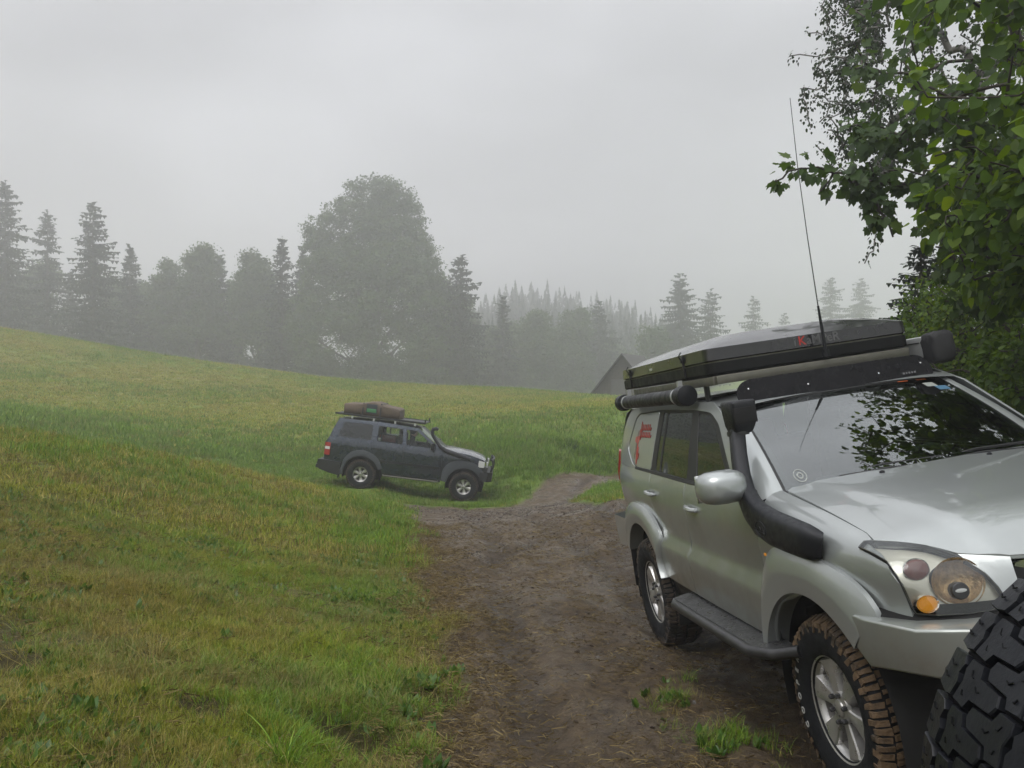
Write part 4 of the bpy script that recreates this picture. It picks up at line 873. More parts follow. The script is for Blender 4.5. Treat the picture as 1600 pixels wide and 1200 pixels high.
for i in range(NP):
    for sg, sh in ((1,0.),(-1,.5)):
        lug = 1.06 if i % 2 else 1.0
        block([(sh+.04,sg*lug),(sh+.03,sg*.66),(sh+.20,sg*.585),(sh+.42,sg*.62),(sh+.60,sg*.565),(sh+.90,sg*.60),(sh+.95,sg*.76),(sh+.88,sg*lug)], i)
        block([(sh+.02,sg*.52),(sh+.26,sg*.545),(sh+.50,sg*.50),(sh+.92,sg*.545),(sh+.96,sg*.31),(sh+.75,sg*.25),(sh+.71,sg*-.15),(sh+.52,sg*-.21),(sh+.30,sg*-.17),(sh+.26,sg*.22),(sh+.02,sg*.28)], i)
        # shoulder lug running down the side wall
        q0, q1 = 2*math.pi*(i+sh+.10)/NP, 2*math.pi*(i+sh+(.72 if i % 2 else .55))/NP; v = []
        for q in (q0, q1):
            for r, y in ((.392,.98),(.372,1.045),(.345 if i % 2 else .357,1.062),(.352,1.02)): v.append((r*math.cos(q), sg*y*HS, r*math.sin(q)))
        tr.add(v, [(0,1,2,3),(7,6,5,4),(0,4,5,1),(1,5,6,2),(2,6,7,3),(3,7,4,0)])
        # sipes: raised dark threads on the blocks, colour standing in for shaded slits
        for a0, y0, a1, y1 in ((.30,.92,.34,.76),(.58,.95,.62,.80),(.22,.40,.34,.33),(.66,.42,.74,.38),(.46,.24,.50,.14)):
            p, q = np.array(spt(i+sh+a0, sg*y0, RS+.0006)), np.array(spt(i+sh+a1, sg*y1, RS+.0006)); m_ = (p+q)/2+np.array(spt(i+sh+(a0+a1)/2+.05, sg*(y0+y1)/2, RS+.0006))-np.array(spt(i+sh+(a0+a1)/2, sg*(y0+y1)/2, RS+.0006))
            spp.tube([p, m_, q], .0013, 4)
tr.build('tread', MAT['spare_rubber'], sw_, sharp=28); spp.build('dark_sipe_strips', MAT['spare_groove'], sw_)
MB().lathe([(.232,-.10),(.238,-.118),(.222,-.105),(.20,-.05),(.17,-.03),(.10,-.035),(.06,-.04),(0,-.04)], 48).build('rim', MAT['alloy'], sw_)
MB().tube([(0,-.04,0),(0,-.30,0)], .05, 12).box((.05,-.33,-.02),(.22,.06,.5)).box((.55,-.36,-.35),(1.3,.10,.10),None,.01).build('carrier_arm', MAT['dark_metal'], sw_)
# ------------------------------------------------------------------ dark blue-grey off-roader across the track
PM('dark_paint', (.022,.033,.050), .25, .5, 1.0, var=.12, vscale=3, rvar=.08, col2=(.035,.040,.046), c2scale=2.5, c2lo=.55, c2hi=.8)
PM('flare_grey', (.035,.042,.050), .5, var=.1); PM('canvas', (.11,.082,.058), .9, var=.25, vscale=5, bump=.3, bscale=30, col2=(.085,.065,.05), c2scale=2, c2lo=.5, c2hi=.7)
PM('canvas_patch', (.03,.035,.045), .8); PM('canvas_green', (.05,.20,.08), .8); PM('skin', (.42,.27,.20), .55); PM('hair', (.02,.015,.012), .7); PM('dark_cloth', (.03,.032,.038), .9); PM('steel_wheel', (.38,.38,.38), .4, .5, var=.15, vscale=10); PM('black_steel', (.02,.021,.023), .45, .3, var=.2)
DM = Matrix.Translation((-1.383,24.80,-1.419)) @ Matrix.Rotation(R_(7),4,'Y')
dc = empty('driving_suv', DM); tag(dc, 'dark blue-grey off-road SUV with brown roof bag, side-on across the meadow track', 'car', 'off-road vehicles on the track')
DP = MAT['dark_paint']
W2 = spl([.40,.52,.60,.70,.80,.95,1.10,1.22,1.30,1.35,1.50,1.70,1.82,1.90],[.86,.885,.90,.905,.915,.918,.918,.908,.893,.875,.835,.775,.735,.70])
T2 = spl([-4.0,-3.9,-3.7,-3.4,-3.0,.0,.2,.4,.55,.65],[.14,.08,.03,.01,0,0,.01,.03,.06,.10])
def dside(sg): return lambda x, z: (x, sg*float(W2(z)-T2(x)), z)
def darch(cx, r, a0, a1, n=12): return [(cx+r*math.cos(R_(a0+(a1-a0)*i/n)), .40+r*math.sin(R_(a0+(a1-a0)*i/n))) for i in range(n+1)]
def dark_side(sg):
    S = dside(sg); A = dict(parent=dc, out=(0,sg,0), res=.07, lip=.006)
    patch('front_door', [(-.68,.50),(-.68,1.0),(-.74,1.33),(-1.745,1.34),(-1.715,.50)], S, DP, **A)
    patch('rear_door', [(-1.73,.50),(-1.76,1.34),(-2.62,1.345),(-2.62,1.06),(-2.42,.88),(-2.30,.62),(-2.28,.50)], S, DP, **A)
    patch('front_fender', [(-.665,.50),(-.665,1.0),(-.725,1.335),(-.62,1.345),(.06,1.285),(.40,1.20),(.46,1.0),(.46,.85),(.42,.70)]+darch(0,.50,40,168), S, DP, **A)
    patch('rear_quarter', [(-2.632,1.345),(-2.632,1.065),(-2.44,.90)]+darch(-2.85,.52,60,185)+[(-3.45,.50),(-3.90,.68),(-3.93,1.15),(-3.82,1.33),(-3.60,1.345)], S, DP, **A)
    w1 = rnd([(-3.60,1.37),(-3.47,1.765),(-2.68,1.785),(-2.66,1.355)], .05); w2 = rnd([(-2.52,1.355),(-2.51,1.775),(-1.84,1.765),(-1.80,1.35)], .03); w3 = rnd([(-1.70,1.35),(-1.74,1.765),(-1.45,1.76),(-1.06,1.49),(-1.0,1.35)], .03)
    patch('greenhouse_frame', [(-.72,1.345),(-3.62,1.355),(-3.82,1.345),(-3.74,1.6),(-3.62,1.86),(-2.5,1.875),(-1.42,1.835),(-1.10,1.60)], S, DP, holes=[w1,w2,w3], **A)
    patch('quarter_window', w1, S, MAT['privacy_glass'], off=-.01, thick=0, **{k: A[k] for k in ('parent','out')})
    patch('rear_window', w2, S, MAT['side_glass'], off=-.01, thick=0, **{k: A[k] for k in ('parent','out')})
    patch('front_window', w3, S, MAT['side_glass'], off=-.01, thick=0, **{k: A[k] for k in ('parent','out')})
    MB().box((-2.40,sg*.855,1.56),(.035,.012,.40)).build('window_divider', MAT['rubber_seal'], dc)
    patch('side_moulding', [(-.70,.80),(-.70,.86),(-2.35,.86),(-2.40,.80)], S, MAT['black_plastic'], off=.014, **A)
    patch('lower_cladding', [(-.66,.44),(-.66,.56),(-2.28,.56),(-2.28,.44)], S, MAT['black_steel'], off=-.01, **A)
    for cx, pts in ((0,[(-.64,.50),(-.62,.80),(-.48,1.0),(-.24,1.10),(.05,1.115),(.28,1.05),(.46,.90),(.50,.78)]),(-2.85,[(-2.28,.62),(-2.38,.85),(-2.58,1.0),(-2.80,1.065),(-3.0,1.05),(-3.20,.96),(-3.36,.74),(-3.44,.34)])):
        o_ = sm(pts, 4); rows = [[] for _ in range(5)]
        for x, z in o_:
            a = math.atan2(z-.40, x-cx); ix, iz = cx+.495*math.cos(a), .40+.495*math.sin(a)
            for j, (t_, b) in enumerate(((0,0),(.05,.03),(.5,.05),(.95,.048),(1,-.05))): rows[j].append((x+(ix-x)*t_, sg*(.905-float(T2(x))+b), z+(iz-z)*t_))
        MB().loft(rows).build('wheel_flare', MAT['flare_grey'], dc, sharp=45)
        mb = MB(); mb.loft([[(cx+.52*math.cos(R_(-15+210*i/14)), sg*yy, .40+.52*math.sin(R_(-15+210*i/14))) for yy in (.89,.5)] for i in range(15)]); mb.add([(cx+.52*math.cos(R_(-15+210*i/14)), sg*.5, .40+.52*math.sin(R_(-15+210*i/14))) for i in range(15)],[tuple(range(15))]); mb.build('wheel_arch_liner', MAT['dark_void'], dc)
    MB().tube([(-2.26,sg*.80,.46),(-2.22,sg*.96,.445),(-.74,sg*.96,.455),(-.70,sg*.80,.47)], .024, 8).build('side_step', MAT['alu_rail'], dc)
    for x in (-2.49,-1.56): MB().box((x,sg*.925,1.15),(.17,.03,.035),None,.008).build('door_handle', MAT['black_plastic'], dc)
    mo = MB().box((-.95,sg*1.02,1.40),(.10,.19,.20),None,.03).build('side_mirror', MAT['black_plastic'], dc); MB().box((-1.003,sg*1.02,1.40),(.006,.15,.16)).build('mirror_glass', MAT['chrome'], mo)
    tl = patch('tail_lamp', [(-3.915,.82),(-3.91,1.16),(-3.76,1.16),(-3.76,.82)], S, MAT['tail_red'], off=.012, **A); patch('reversing_lens', [(-3.90,.98),(-3.90,1.05),(-3.77,1.05),(-3.77,.98)], S, MAT['white_lens'], tl, off=.020, out=(0,sg,0), thick=.005)
    patch('corner_lamp', [(.34,.98),(.34,1.16),(.50,1.14),(.50,.98)], S, MAT['white_lens'], off=.01, **A)
    MB().box((-.54,sg*.921,.98),(.05,.01,.035),None,.003).build('side_repeater', MAT['lamp_amber'], dc)
    MB().box((-3.46,sg*.80,.40),(.015,.24,.34)).build('mud_flap', MAT['black_plastic'], dc)
for sg in (-1, 1): dark_side(sg)
yy = np.linspace(-1,1,13)
MB().loft([[(x, y*wd, z-.03*abs(y)**3) for y in yy] for x, z, wd in ((-1.40,1.845,.70),(-1.6,1.885,.72),(-2.4,1.91,.725),(-3.2,1.90,.725),(-3.58,1.88,.715),(-3.66,1.84,.70))]).build('roof', DP, dc)
MB().loft([[(x, y*wd, z-.05*abs(y)**3) for y in yy] for x, z, wd in ((-.68,1.375,.83),(-.3,1.365,.86),(.06,1.335,.86),(.32,1.275,.85),(.48,1.22,.82),(.53,1.16,.80))]).build('bonnet', DP, dc)
MB().loft([[(.53,y*.80,1.16) for y in yy],[(.58,y*.78,1.0) for y in yy],[(.58,y*.80,.84) for y in yy]]).build('front_panel', MAT['black_plastic'], dc)
for s in (-1,1): MB().box((.57,s*.62,1.06),(.05,.24,.15),None,.01).build('headlamp', MAT['white_lens'], dc)
MB().loft([[(-.68-.04*y*y,y*.80,1.365),(-1.02-.03*y*y,y*.77,1.585),(-1.41-.02*y*y,y*.70,1.835)] for y in yy]).build('windscreen', MAT['side_glass'], dc)
MB().add([(-3.92,-.84,.70),(-3.92,.84,.70),(-3.90,.86,1.15),(-3.80,.84,1.34),(-3.64,.70,1.85),(-3.64,-.70,1.85),(-3.80,-.84,1.34),(-3.90,-.86,1.15)],[(0,1,2,7),(7,2,3,6)]).build('tailgate', DP, dc, smooth=False)
MB().add([(-3.80,.84,1.34),(-3.64,.70,1.85),(-3.64,-.70,1.85),(-3.80,-.84,1.34)],[(0,1,2,3)]).build('rear_screen', MAT['privacy_glass'], dc, smooth=False)
MB().box((-1.65,0,.60),(4.1,.95,.2)).build('underbody', MAT['dark_void'], dc, smooth=False); MB().box((-1.6,0,.72),(2.2,1.74,.3)).build('floor_pan', MAT['dark_void'], dc, smooth=False)
rb = MB().loft([[(x,-.94,a),(x,-.94,b),(x,.94,b),(x,.94,a)] for x, a, b in ((-3.42,.30,.66),(-3.70,.34,.68),(-3.98,.42,.69),(-4.05,.46,.68))], True); rb.f += [(12,13,14,15)]; rb.build('rear_bumper', MAT['black_steel'], dc, sharp=25)
MB().tube([(-4.0,0,.45),(-4.22,0,.42),(-4.24,0,.50)], .035, 8).box((-4.10,-.5,.45),(.14,.10,.10)).build('tow_hitch', MAT['black_steel'], dc)
fb = MB().loft([[(x,-w_,a),(x,-w_,b),(x,w_,b),(x,w_,a)] for x, a, b, w_ in ((.40,.62,.86,.93),(.62,.60,.87,.92),(.74,.62,.86,.80))], True); fb.f += [(8,9,10,11),(0,3,2,1)]; fbo = fb.build('front_bumper', MAT['black_steel'], dc, sharp=25)
for y in (-.72,.72,-.3,.3): MB().tube([(.68,y,.84),(.74,y,1.0),(.72,y,1.17),(.64,y*.97,1.22)], .027, 8).build('bull_bar_hoop', MAT['black_steel'], fbo)
for z in (1.02,1.20): MB().tube([(.69,-.72,z),(.73,-.3,z),(.73,.3,z),(.69,.72,z)], .025, 8).build('bull_bar_rail', MAT['black_steel'], fbo)
dsn = MB().tube([(.10,-.93,1.17),(-.12,-.945,1.22),(-.40,-.945,1.275),(-.60,-.94,1.325),(-.74,-.92,1.40),(-.90,-.88,1.56),(-1.01,-.84,1.70),(-1.03,-.83,1.80),(-1.02,-.83,1.86),(-.93,-.83,1.89),(-.88,-.83,1.86)], [.05,.065,.07,.065,.05,.045,.045,.05,.055,.05,.045], 12); dsn.build('snorkel', MAT['snorkel_plastic'], dc)
drk = MB().box((-2.52,0,1.975),(2.5,1.30,.03)).build('roof_rack', MAT['black_steel'], dc, smooth=False)
for s in (-1,1):
    MB().box((-2.52,s*.66,1.98),(2.52,.04,.055),None,.005).build('rack_side_rail', MAT['black_steel'], drk)
    for x in (-1.55,-2.1,-2.7,-3.3): MB().box((x,s*.66,1.92),(.05,.03,.09)).build('rack_foot', MAT['alu_light'], drk)
MB().box((-1.28,-.62,2.03),(.04,.04,.10)).box((-1.28,.62,2.03),(.04,.04,.10)).build('rack_end_post', MAT['black_steel'], drk)
dsh = MB().loft([[(-.72,y,1.33),(-1.0,y,1.35),(-1.12,y,1.25),(-1.1,y,.9)] for y in (-.78,.78)]).build('dashboard', MAT['interior'], dc)
for y in (-.40,.40):
    s_ = MB().box((-1.62,y,1.0),(.5,.5,.2),None,.05).build('seat', MAT['seat_fabric'], dc); MB().box((-1.90,y,1.30),(.14,.46,.60),None,.05).build('backrest', MAT['seat_fabric'], s_); MB().box((-1.93,y,1.66),(.09,.26,.16),None,.03).build('headrest', MAT['seat_fabric'], s_)
MB().tube([( -1.22+.05*math.sin(a), -.40+.19*math.cos(a), 1.33+.17*math.sin(a)) for a in np.linspace(0,2*math.pi,20)], .014, 6).build('steering_wheel', MAT['interior'], dc)
MB().box((-2.3,.1,1.42),(.5,.9,.22),None,.06).build('luggage', MAT['lamp_red'], dc)
MB().box((-2.455,-.852,1.41),(.07,.006,.09)).build('window_sticker', MAT['sticker_pale'], dc)
dwf = build_wheel('wheel', dc, .405, .27, .205, MAT['rear_tread'], letters=False, loc=(0,-.80,.40), rot=.3)
for x, y, r in ((0,.80,.9),(-2.85,-.80,1.4),(-2.85,.80,2.)):
    q = copy_tree(dwf, dc); q.location = (x,y,.40); q.rotation_euler = (0,r,math.pi if y > 0 else 0)
# roof bag on the rack: sagging canvas cover with straps
bag = empty('roof_bag', DM @ Matrix.Translation((-2.8,0,1.992))); tag(bag, 'brown canvas roof tent cover strapped to the rack of the dark car', 'tent')
rows = []; prof = [(-.77,.27),(-.70,.29),(-.45,.31),(-.24,.33),(-.10,.39),(.08,.40),(.24,.37),(.38,.325),(.60,.31),(.73,.28),(.78,.24)]
for x, h in prof:
    row = []
    for j in range(16):
        a = 2*math.pi*j/16; c, s = math.cos(a), math.sin(a); row.append((x+.01*math.sin(5*j), .60*math.copysign(abs(c)**.18, c)+.012*math.sin(7*x+j), h/2*(1+math.copysign(abs(s)**.22, s))+.012*math.sin(9*x+2.3*j)*(s > -.3)))
    rows.append(row)
mb = MB().loft(rows, True); mb.f += [tuple(range(16)), tuple(range(len(mb.v)-16, len(mb.v)))]; mb.build('cover', MAT['canvas'], bag, sharp=60)
for x, h in ((-.24,.335),(.25,.372)): MB().tube([(x,-.615,.0),(x,-.612,h*.55),(x,-.55,h+.005),(x,.55,h+.005),(x,.615,.0)], .022, 6, flat=.35).build('strap', MAT['rubber_seal'], bag)
MB().box((0,-.612,.21),(.30,.012,.26),None,.004).build('cover_window', MAT['canvas_patch'], bag); MB().box((.0,-.620,.16),(.26,.008,.10),None,.003).build('cover_label', MAT['canvas_green'], bag)
# driver: one continuous skinned figure
def skinned(name, pts, edges, rad, mat, parent):
    me = bpy.data.meshes.new(name); me.from_pydata(pts, edges, []); o = bpy.data.objects.new(name, me); COL.objects.link(o)
    m = o.modifiers.new('skin', 'SKIN'); m.use_smooth_shade = True
    sv = me.skin_vertices[0].data
    for i, r in enumerate(rad): sv[i].radius = r if isinstance(r, tuple) else (r, r)
    sv[0].use_root = True
    sd_ = o.modifiers.new('s', 'SUBSURF'); sd_.levels = 2; sd_.render_levels = 2
    nm = bpy.data.meshes.new_from_object(o.evaluated_get(bpy.context.evaluated_depsgraph_get())); bpy.data.objects.remove(o)
    return link(name, nm, mat, parent, True, None)
per = empty('person', DM @ Matrix.Translation((-1.62,-.40,1.10))); tag(per, 'dark-haired person in dark clothes sitting at the wheel of the dark car', 'person')
bd = skinned('body', [(0,0,.02),(.0,0,.18),(.02,0,.36),(.04,0,.44),(.05,0,.50),(.06,0,.58),(.07,0,.64),(.0,-.19,.35),(.13,-.24,.17),(.36,-.14,.25),(.0,.19,.35),(.13,.24,.17),(.36,.14,.25),(.22,-.10,.0),(.45,-.11,.04),(.55,-.11,-.30),(.22,.10,.0),(.45,.11,.04),(.55,.11,-.30)],
    [(0,1),(1,2),(2,3),(3,4),(4,5),(5,6),(2,7),(7,8),(8,9),(2,10),(10,11),(11,12),(0,13),(13,14),(14,15),(0,16),(16,17),(17,18)], [(.12,.16),(.11,.15),(.11,.16),(.055,.055),(.075,.07),(.095,.078),(.065,.06),.06,.045,.035,.06,.045,.035,.085,.065,.05,.085,.065,.05], MAT['dark_cloth'], per)
MB().lathe([(.0,.0)]+[(.088*math.sin(a)*(1 if a < 2.2 else .95), -.12*math.cos(a)+.12) for a in np.linspace(.15,3.0,10)], 16, Matrix.Translation((.058,0,.445)) @ Matrix.Rotation(R_(90),4,'X')).build('head', MAT['skin'], per)
MB().lathe([(.0,-.128)]+[(.098*math.sin(a), -.125*math.cos(a)) for a in np.linspace(.2,1.75,8)], 16, Matrix.Translation((.038,0,.585)) @ Matrix.Rotation(R_(-90+18),4,'X')).build('hair', MAT['hair'], per)
MB().lathe([(0,0),(.012,.01),(.006,.03),(0,.034)], 8, Matrix.Translation((.125,0,.555)) @ Matrix.Rotation(R_(-90),4,'Z')).build('nose', MAT['skin'], per)
# ------------------------------------------------------------------ trees
def leafmat(name, stops, transl=.3, rough=.45, spec=.4):
    m = bpy.data.materials.new(name); m.use_nodes = True; t = m.node_tree; t.nodes.clear(); n = t.nodes.new; l = t.links.new
    o = n('ShaderNodeOutputMaterial'); p = n('ShaderNodeBsdfPrincipled'); p.inputs['Roughness'].default_value = rough; p.inputs['Specular IOR Level'].default_value = spec
    tr = n('ShaderNodeBsdfTranslucent'); mx_ = n('ShaderNodeMixShader'); mx_.inputs[0].default_value = transl
    a = n('ShaderNodeAttribute'); a.attribute_name = 'rnd'; r = n('ShaderNodeValToRGB'); e = r.color_ramp.elements
    while len(e) < len(stops): e.new(.5)
    for k, (q, c) in zip(e, stops): k.position = q; k.color = (*c, 1)
    l(a.outputs['Fac'], r.inputs[0]); l(r.outputs[0], p.inputs['Base Color']); hs = n('ShaderNodeHueSaturation'); hs.inputs['Hue'].default_value = .48; hs.inputs['Saturation'].default_value = 1.1; hs.inputs['Value'].default_value = 1.5; l(r.outputs[0], hs.inputs['Color']); l(hs.outputs[0], tr.inputs[0])
    l(p.outputs[0], mx_.inputs[1]); l(tr.outputs[0], mx_.inputs[2]); l(mx_.outputs[0], o.inputs[0]); MAT[name] = m
leafmat('spruce_needles', [(0,(.016,.028,.018)),(.6,(.026,.042,.026)),(1,(.045,.062,.035))], .08, .6, .25)
leafmat('far_leaves', [(0,(.03,.058,.016)),(.6,(.055,.098,.022)),(1,(.10,.14,.032))], .2, .55, .3)
leafmat('linden_leaves', [(0,(.040,.085,.010)),(.6,(.085,.16,.015)),(.9,(.15,.23,.02)),(1,(.24,.28,.022))], .48, .5, .3)
leafmat('maple_leaves', [(0,(.028,.062,.012)),(.7,(.052,.10,.016)),(1,(.11,.16,.022))], .42, .5, .3)
leafmat('birch_leaves', [(0,(.014,.028,.010)),(1,(.032,.055,.016))], .2, .6, .2)
leafmat('bush_leaves', [(0,(.042,.085,.011)),(.6,(.085,.155,.015)),(.92,(.15,.22,.02)),(1,(.24,.27,.022))], .42, .5, .3)
leafmat('weed_leaves', [(0,(.035,.085,.014)),(.6,(.06,.13,.02)),(1,(.11,.18,.035))], .3, .4, .45)
leafmat('dry_blades', [(0,(.11,.09,.025)),(.5,(.22,.185,.05)),(1,(.32,.27,.09))], .2, .7, .2)
PM('bark', (.055,.045,.036), .9, var=.4, vscale=20, bump=.8, bscale=25); PM('birch_bark', (.16,.15,.14), .7, col2=(.03,.03,.03), c2scale=8, c2lo=.55, c2hi=.6)
def attr(me, name, vals):
    a = me.attributes.new(name, 'FLOAT', 'POINT'); a.data.foreach_set('value', np.ascontiguousarray(vals, np.float32))
def tris(name, T, rv, mat, parent):
    """T (n,3,3) loose triangles with one random value each"""
    me = fastmesh(name, T.reshape(-1,3), np.arange(len(T)*3).reshape(-1,3), 3); attr(me, 'rnd', np.repeat(rv, 3)); return link(name, me, mat, parent, False)
def unit(v): return v/(np.linalg.norm(v, axis=-1, keepdims=True)+1e-9)
def spruce(loc, h, rad, label, group=None, dens=1.0, airy=0.0, name='spruce_tree', seed=0, fs=1.0):
    g = np.random.default_rng(seed+101); root = empty(name, loc=loc); tag(root, label, 'tree', group)
    MB().tube([(0,0,-.5),(0,0,h*.5),(0,0,h*.97)], [h*.014,h*.009,.02], 7).build('trunk', MAT['bark'], root)
    T = []; rv = []; z = h*.06; ph = 0
    while z < h*.985:
        t = z/h; L0 = rad*(1-t)**.66*(.85+.15*math.sin(z*1.3+seed))+.08
        nb = max(5, int((6+7*(1-t))*dens))
        for b in range(nb):
            if g.random() < airy: continue
            a = ph+2*math.pi*(b+g.uniform(-.35,.35))/nb; L1 = L0*g.uniform(.45,1.18); d = np.array([math.cos(a), math.sin(a), 0.]); sd_ = np.array([-d[1], d[0], 0.])
            up_ = .25*(t > .75); ns = max(3, int(L1/(.34*fs))); sag = g.uniform(.18,.48); z1 = z; z = z+g.uniform(-.55,.55)*fs
            tip = None
            for k in range(ns):
                s = (k+.6)/ns; p = d*L1*s+np.array([0,0,z-sag*L1*s*(1-.55*s)+up_*L1*s]); w = (.22+.60*(1-s)*min(1, L1/(2.2*fs)))*(.55+.45*min(1, L1/fs))*fs
                for sg in (-1, 1):
                    q = p+sd_*sg*w*g.uniform(.6,1.1)+d*.22*fs+np.array([0,0,-g.uniform(.05,.55)*w])
                    T.append([p-d*.16*fs, p+d*.20*fs+np.array([0,0,.03*fs]), q]); rv.append(g.random()*.7+.3*s)
                if g.random() < .6: T.append([p-d*.2*fs, p+d*.2*fs, p+d*.05*fs+np.array([0,0,-.25*fs-.35*w])]); rv.append(g.random()*.5)
            e = d*L1*1.06+np.array([0,0,z-sag*L1*.45+up_*L1]); T.append([e-d*.5*min(1,L1)+sd_*.10*fs, e-d*.5*min(1,L1)-sd_*.10*fs, e]); rv.append(.9); z = z1
        ph += 2.4; z += max(.2*fs, .42*(1-.5*t)*fs)*g.uniform(.8,1.2)/dens**.5
    T.append([[.08,0,h*.95],[-.08,0,h*.95],[0,0,h]]); rv.append(.5)
    tris('crown', np.array(T, np.float32), np.array(rv), MAT['spruce_needles'], root); return root
def broadleaf(loc, h, lobes, label, group=None, n=9000, size=.34, mat='far_leaves', name='broadleaf_tree', seed=0, trunk_r=None, vary=.28):
    """lobes: (x,y,z,rx,ry,rz) ellipsoids; leaf sprays sit in clumps on their shells"""
    g = np.random.default_rng(seed+55); root = empty(name, loc=loc); tag(root, label, 'tree', group)
    tr_ = trunk_r or h*.018; mb = MB().tube([(0,0,-.5),(.1,0,h*.25),(-.05,.1,h*.5),(.1,0,h*.8)], [tr_*1.3,tr_,tr_*.7,tr_*.2], 9)
    for x,y,z,*_ in lobes: mb.tube([(0,0,max(h*.12,z*.45)),(x*.5,y*.5,z*.72),(x*.9,y*.9,z)], [tr_*.45,tr_*.3,tr_*.1], 6)
    mb.build('trunk', MAT['bark'], root)
    lobes = [(l[0], l[1], l[2], l[3]*q_, l[4]*q_, l[5]*q_) for l, q_ in zip(lobes, g.uniform(1-vary,1+vary*.45,len(lobes)))]
    lobes = list(lobes)+[(l[0]+d_[0]*l[3]*.8, l[1]+d_[1]*l[4]*.8, l[2]+d_[2]*l[5]*.8, l[3]*q_, l[4]*q_, l[5]*q_) for l in lobes for d_, q_ in zip(unit(g.normal(size=(8,3))+np.array([0,-.2,.3])), g.uniform(.18,.5,8))]
    vol = np.array([l[3]*l[4]+l[4]*l[5]+l[3]*l[5] for l in lobes]); vol /= vol.sum(); T = []; R = []
    for l, f in zip(lobes, vol):
        nc = max(6, int(n*f/26)); d = unit(g.normal(size=(nc,3))); d[:,2] = np.where(d[:,2] < -.55, -d[:,2], d[:,2]); c = np.array(l[:3])+d*np.array(l[3:])*g.uniform(.45,1.04,(nc,1))
        k = 26; cs = g.uniform(.7,1.5,(nc,1,1))*size*1.35
        p = c[:,None]+unit(g.normal(size=(nc,k,3)))*(g.random((nc,k,1))**.5)*cs*1.5*np.array([1,1,.65]); p = p.reshape(-1,3); m = len(p)
        nrm = unit(np.repeat(d, k, 0)*.6+g.normal(size=(m,3))*.8+np.array([0,0,.5])); u = unit(np.cross(nrm, g.normal(size=(m,3)))); v = np.cross(nrm, u); s = size*g.uniform(.45,1.0,(m,1))
        T.append(np.stack([p-u*s*.5, p+u*s*.5+v*s*.15, p+v*s*.85], 1)); R.append(np.clip(np.repeat(g.random(nc), k)*.6+g.random(m)*.4, 0, 1))
    tris('crown', np.concatenate(T).astype(np.float32), np.concatenate(R), MAT[mat], root); return root
FAR = 1.6
def place(pxx, pyy, d):
    """foot of a tree whose top stands at that bearing and height"""
    d = d*FAR; X = (pxx-800)/FPX*d; z0 = gz(X, d); return (X, d, z0), CAMZ-(pyy-600)/FPX*d-z0
GRP = 'misty trees along the meadow crest'
far_spruces = [(8,283,84,5.4,'tall misty spruce at the left edge of the picture',0),(74,328,90,4.2,'airy misty larch second from the left edge',.35),(145,318,82,5.0,'pointed misty spruce standing clear between the larch and the low trees',0),(203,381,90,3.0,'slim small misty spruce right of the pointed spruce',0),
 (345,398,92,2.6,'thin misty spruce poking out of the low broadleaf wood',.1),(441,371,86,3.8,'misty spruce just left of the great broadleaf tree',0),(472,386,92,3.0,'smaller misty spruce touching the left side of the great broadleaf tree',0),(676,424,92,3.4,'misty spruce half hidden by the right side of the great tree',0),
 (719,397,84,5.2,'broad dark misty spruce right of the great broadleaf tree',0),(786,462,94,2.8,'small misty spruce right of the broad dark spruce',0),(935,474,104,5.4,'pale misty spruce left of the barn roof',0),(1063,431,104,6.2,'large dark misty spruce above the black roof tent',0),(1110,453,112,5.2,'airy misty spruce right of the large dark spruce above the tent',.3),
 (1178,463,132,4.6,'pale misty spruce above the middle of the roof tent',.25),(1225,491,142,3.2,'tiny faint spruce top above the roof tent',.1),(1298,433,150,5.2,'faint spruce right of the aerial, left of a twin',.1),(1345,437,155,5.2,'faint spruce beside the hanging leaves on the right',.1)]
for i, (a, b, d, r, lab, airy) in enumerate(far_spruces):
    lc, h = place(a, b, d); spruce(lc, h, r*FAR, lab, GRP, airy=airy, seed=i, dens=1.0 if d < 120 else .8, fs=FAR)
# the great broadleaf tree
lc, h = place(585, 272, 85)
k = 85*FAR/FPX
L_ = []
for a, b, ra, rb, dy in ((615,315,30,34,0),(573,308,36,36,1),(552,345,46,40,0),(510,362,34,26,-1),(497,380,22,16,-1),(640,345,24,42,1),(600,350,46,44,0),(590,400,75,60,0),(600,470,95,65,-2),(545,470,75,75,1),(530,545,75,65,-2),(620,550,95,65,-1),(665,500,50,60,0),(680,580,45,45,-2),(490,585,40,40,0),(575,510,80,60,3),(575,600,70,40,0),(640,605,60,35,-1),(700,600,30,28,-2),(470,520,28,40,0),(620,425,75,50,-1),(550,425,70,50,-1),(660,445,42,48,0),(500,440,40,45,0),(645,400,36,45,0),(530,400,45,40,0),(600,360,50,50,0)):
    L_.append(((a-585)*k, dy, (CAMZ-(b-600)*k)-lc[2], ra*k, ra*k*.85, rb*k))
broadleaf(lc, h, L_, 'great broadleaf tree towering over the misty wood in the middle', GRP, n=150000, size=.50, seed=3, trunk_r=.6, vary=.06)
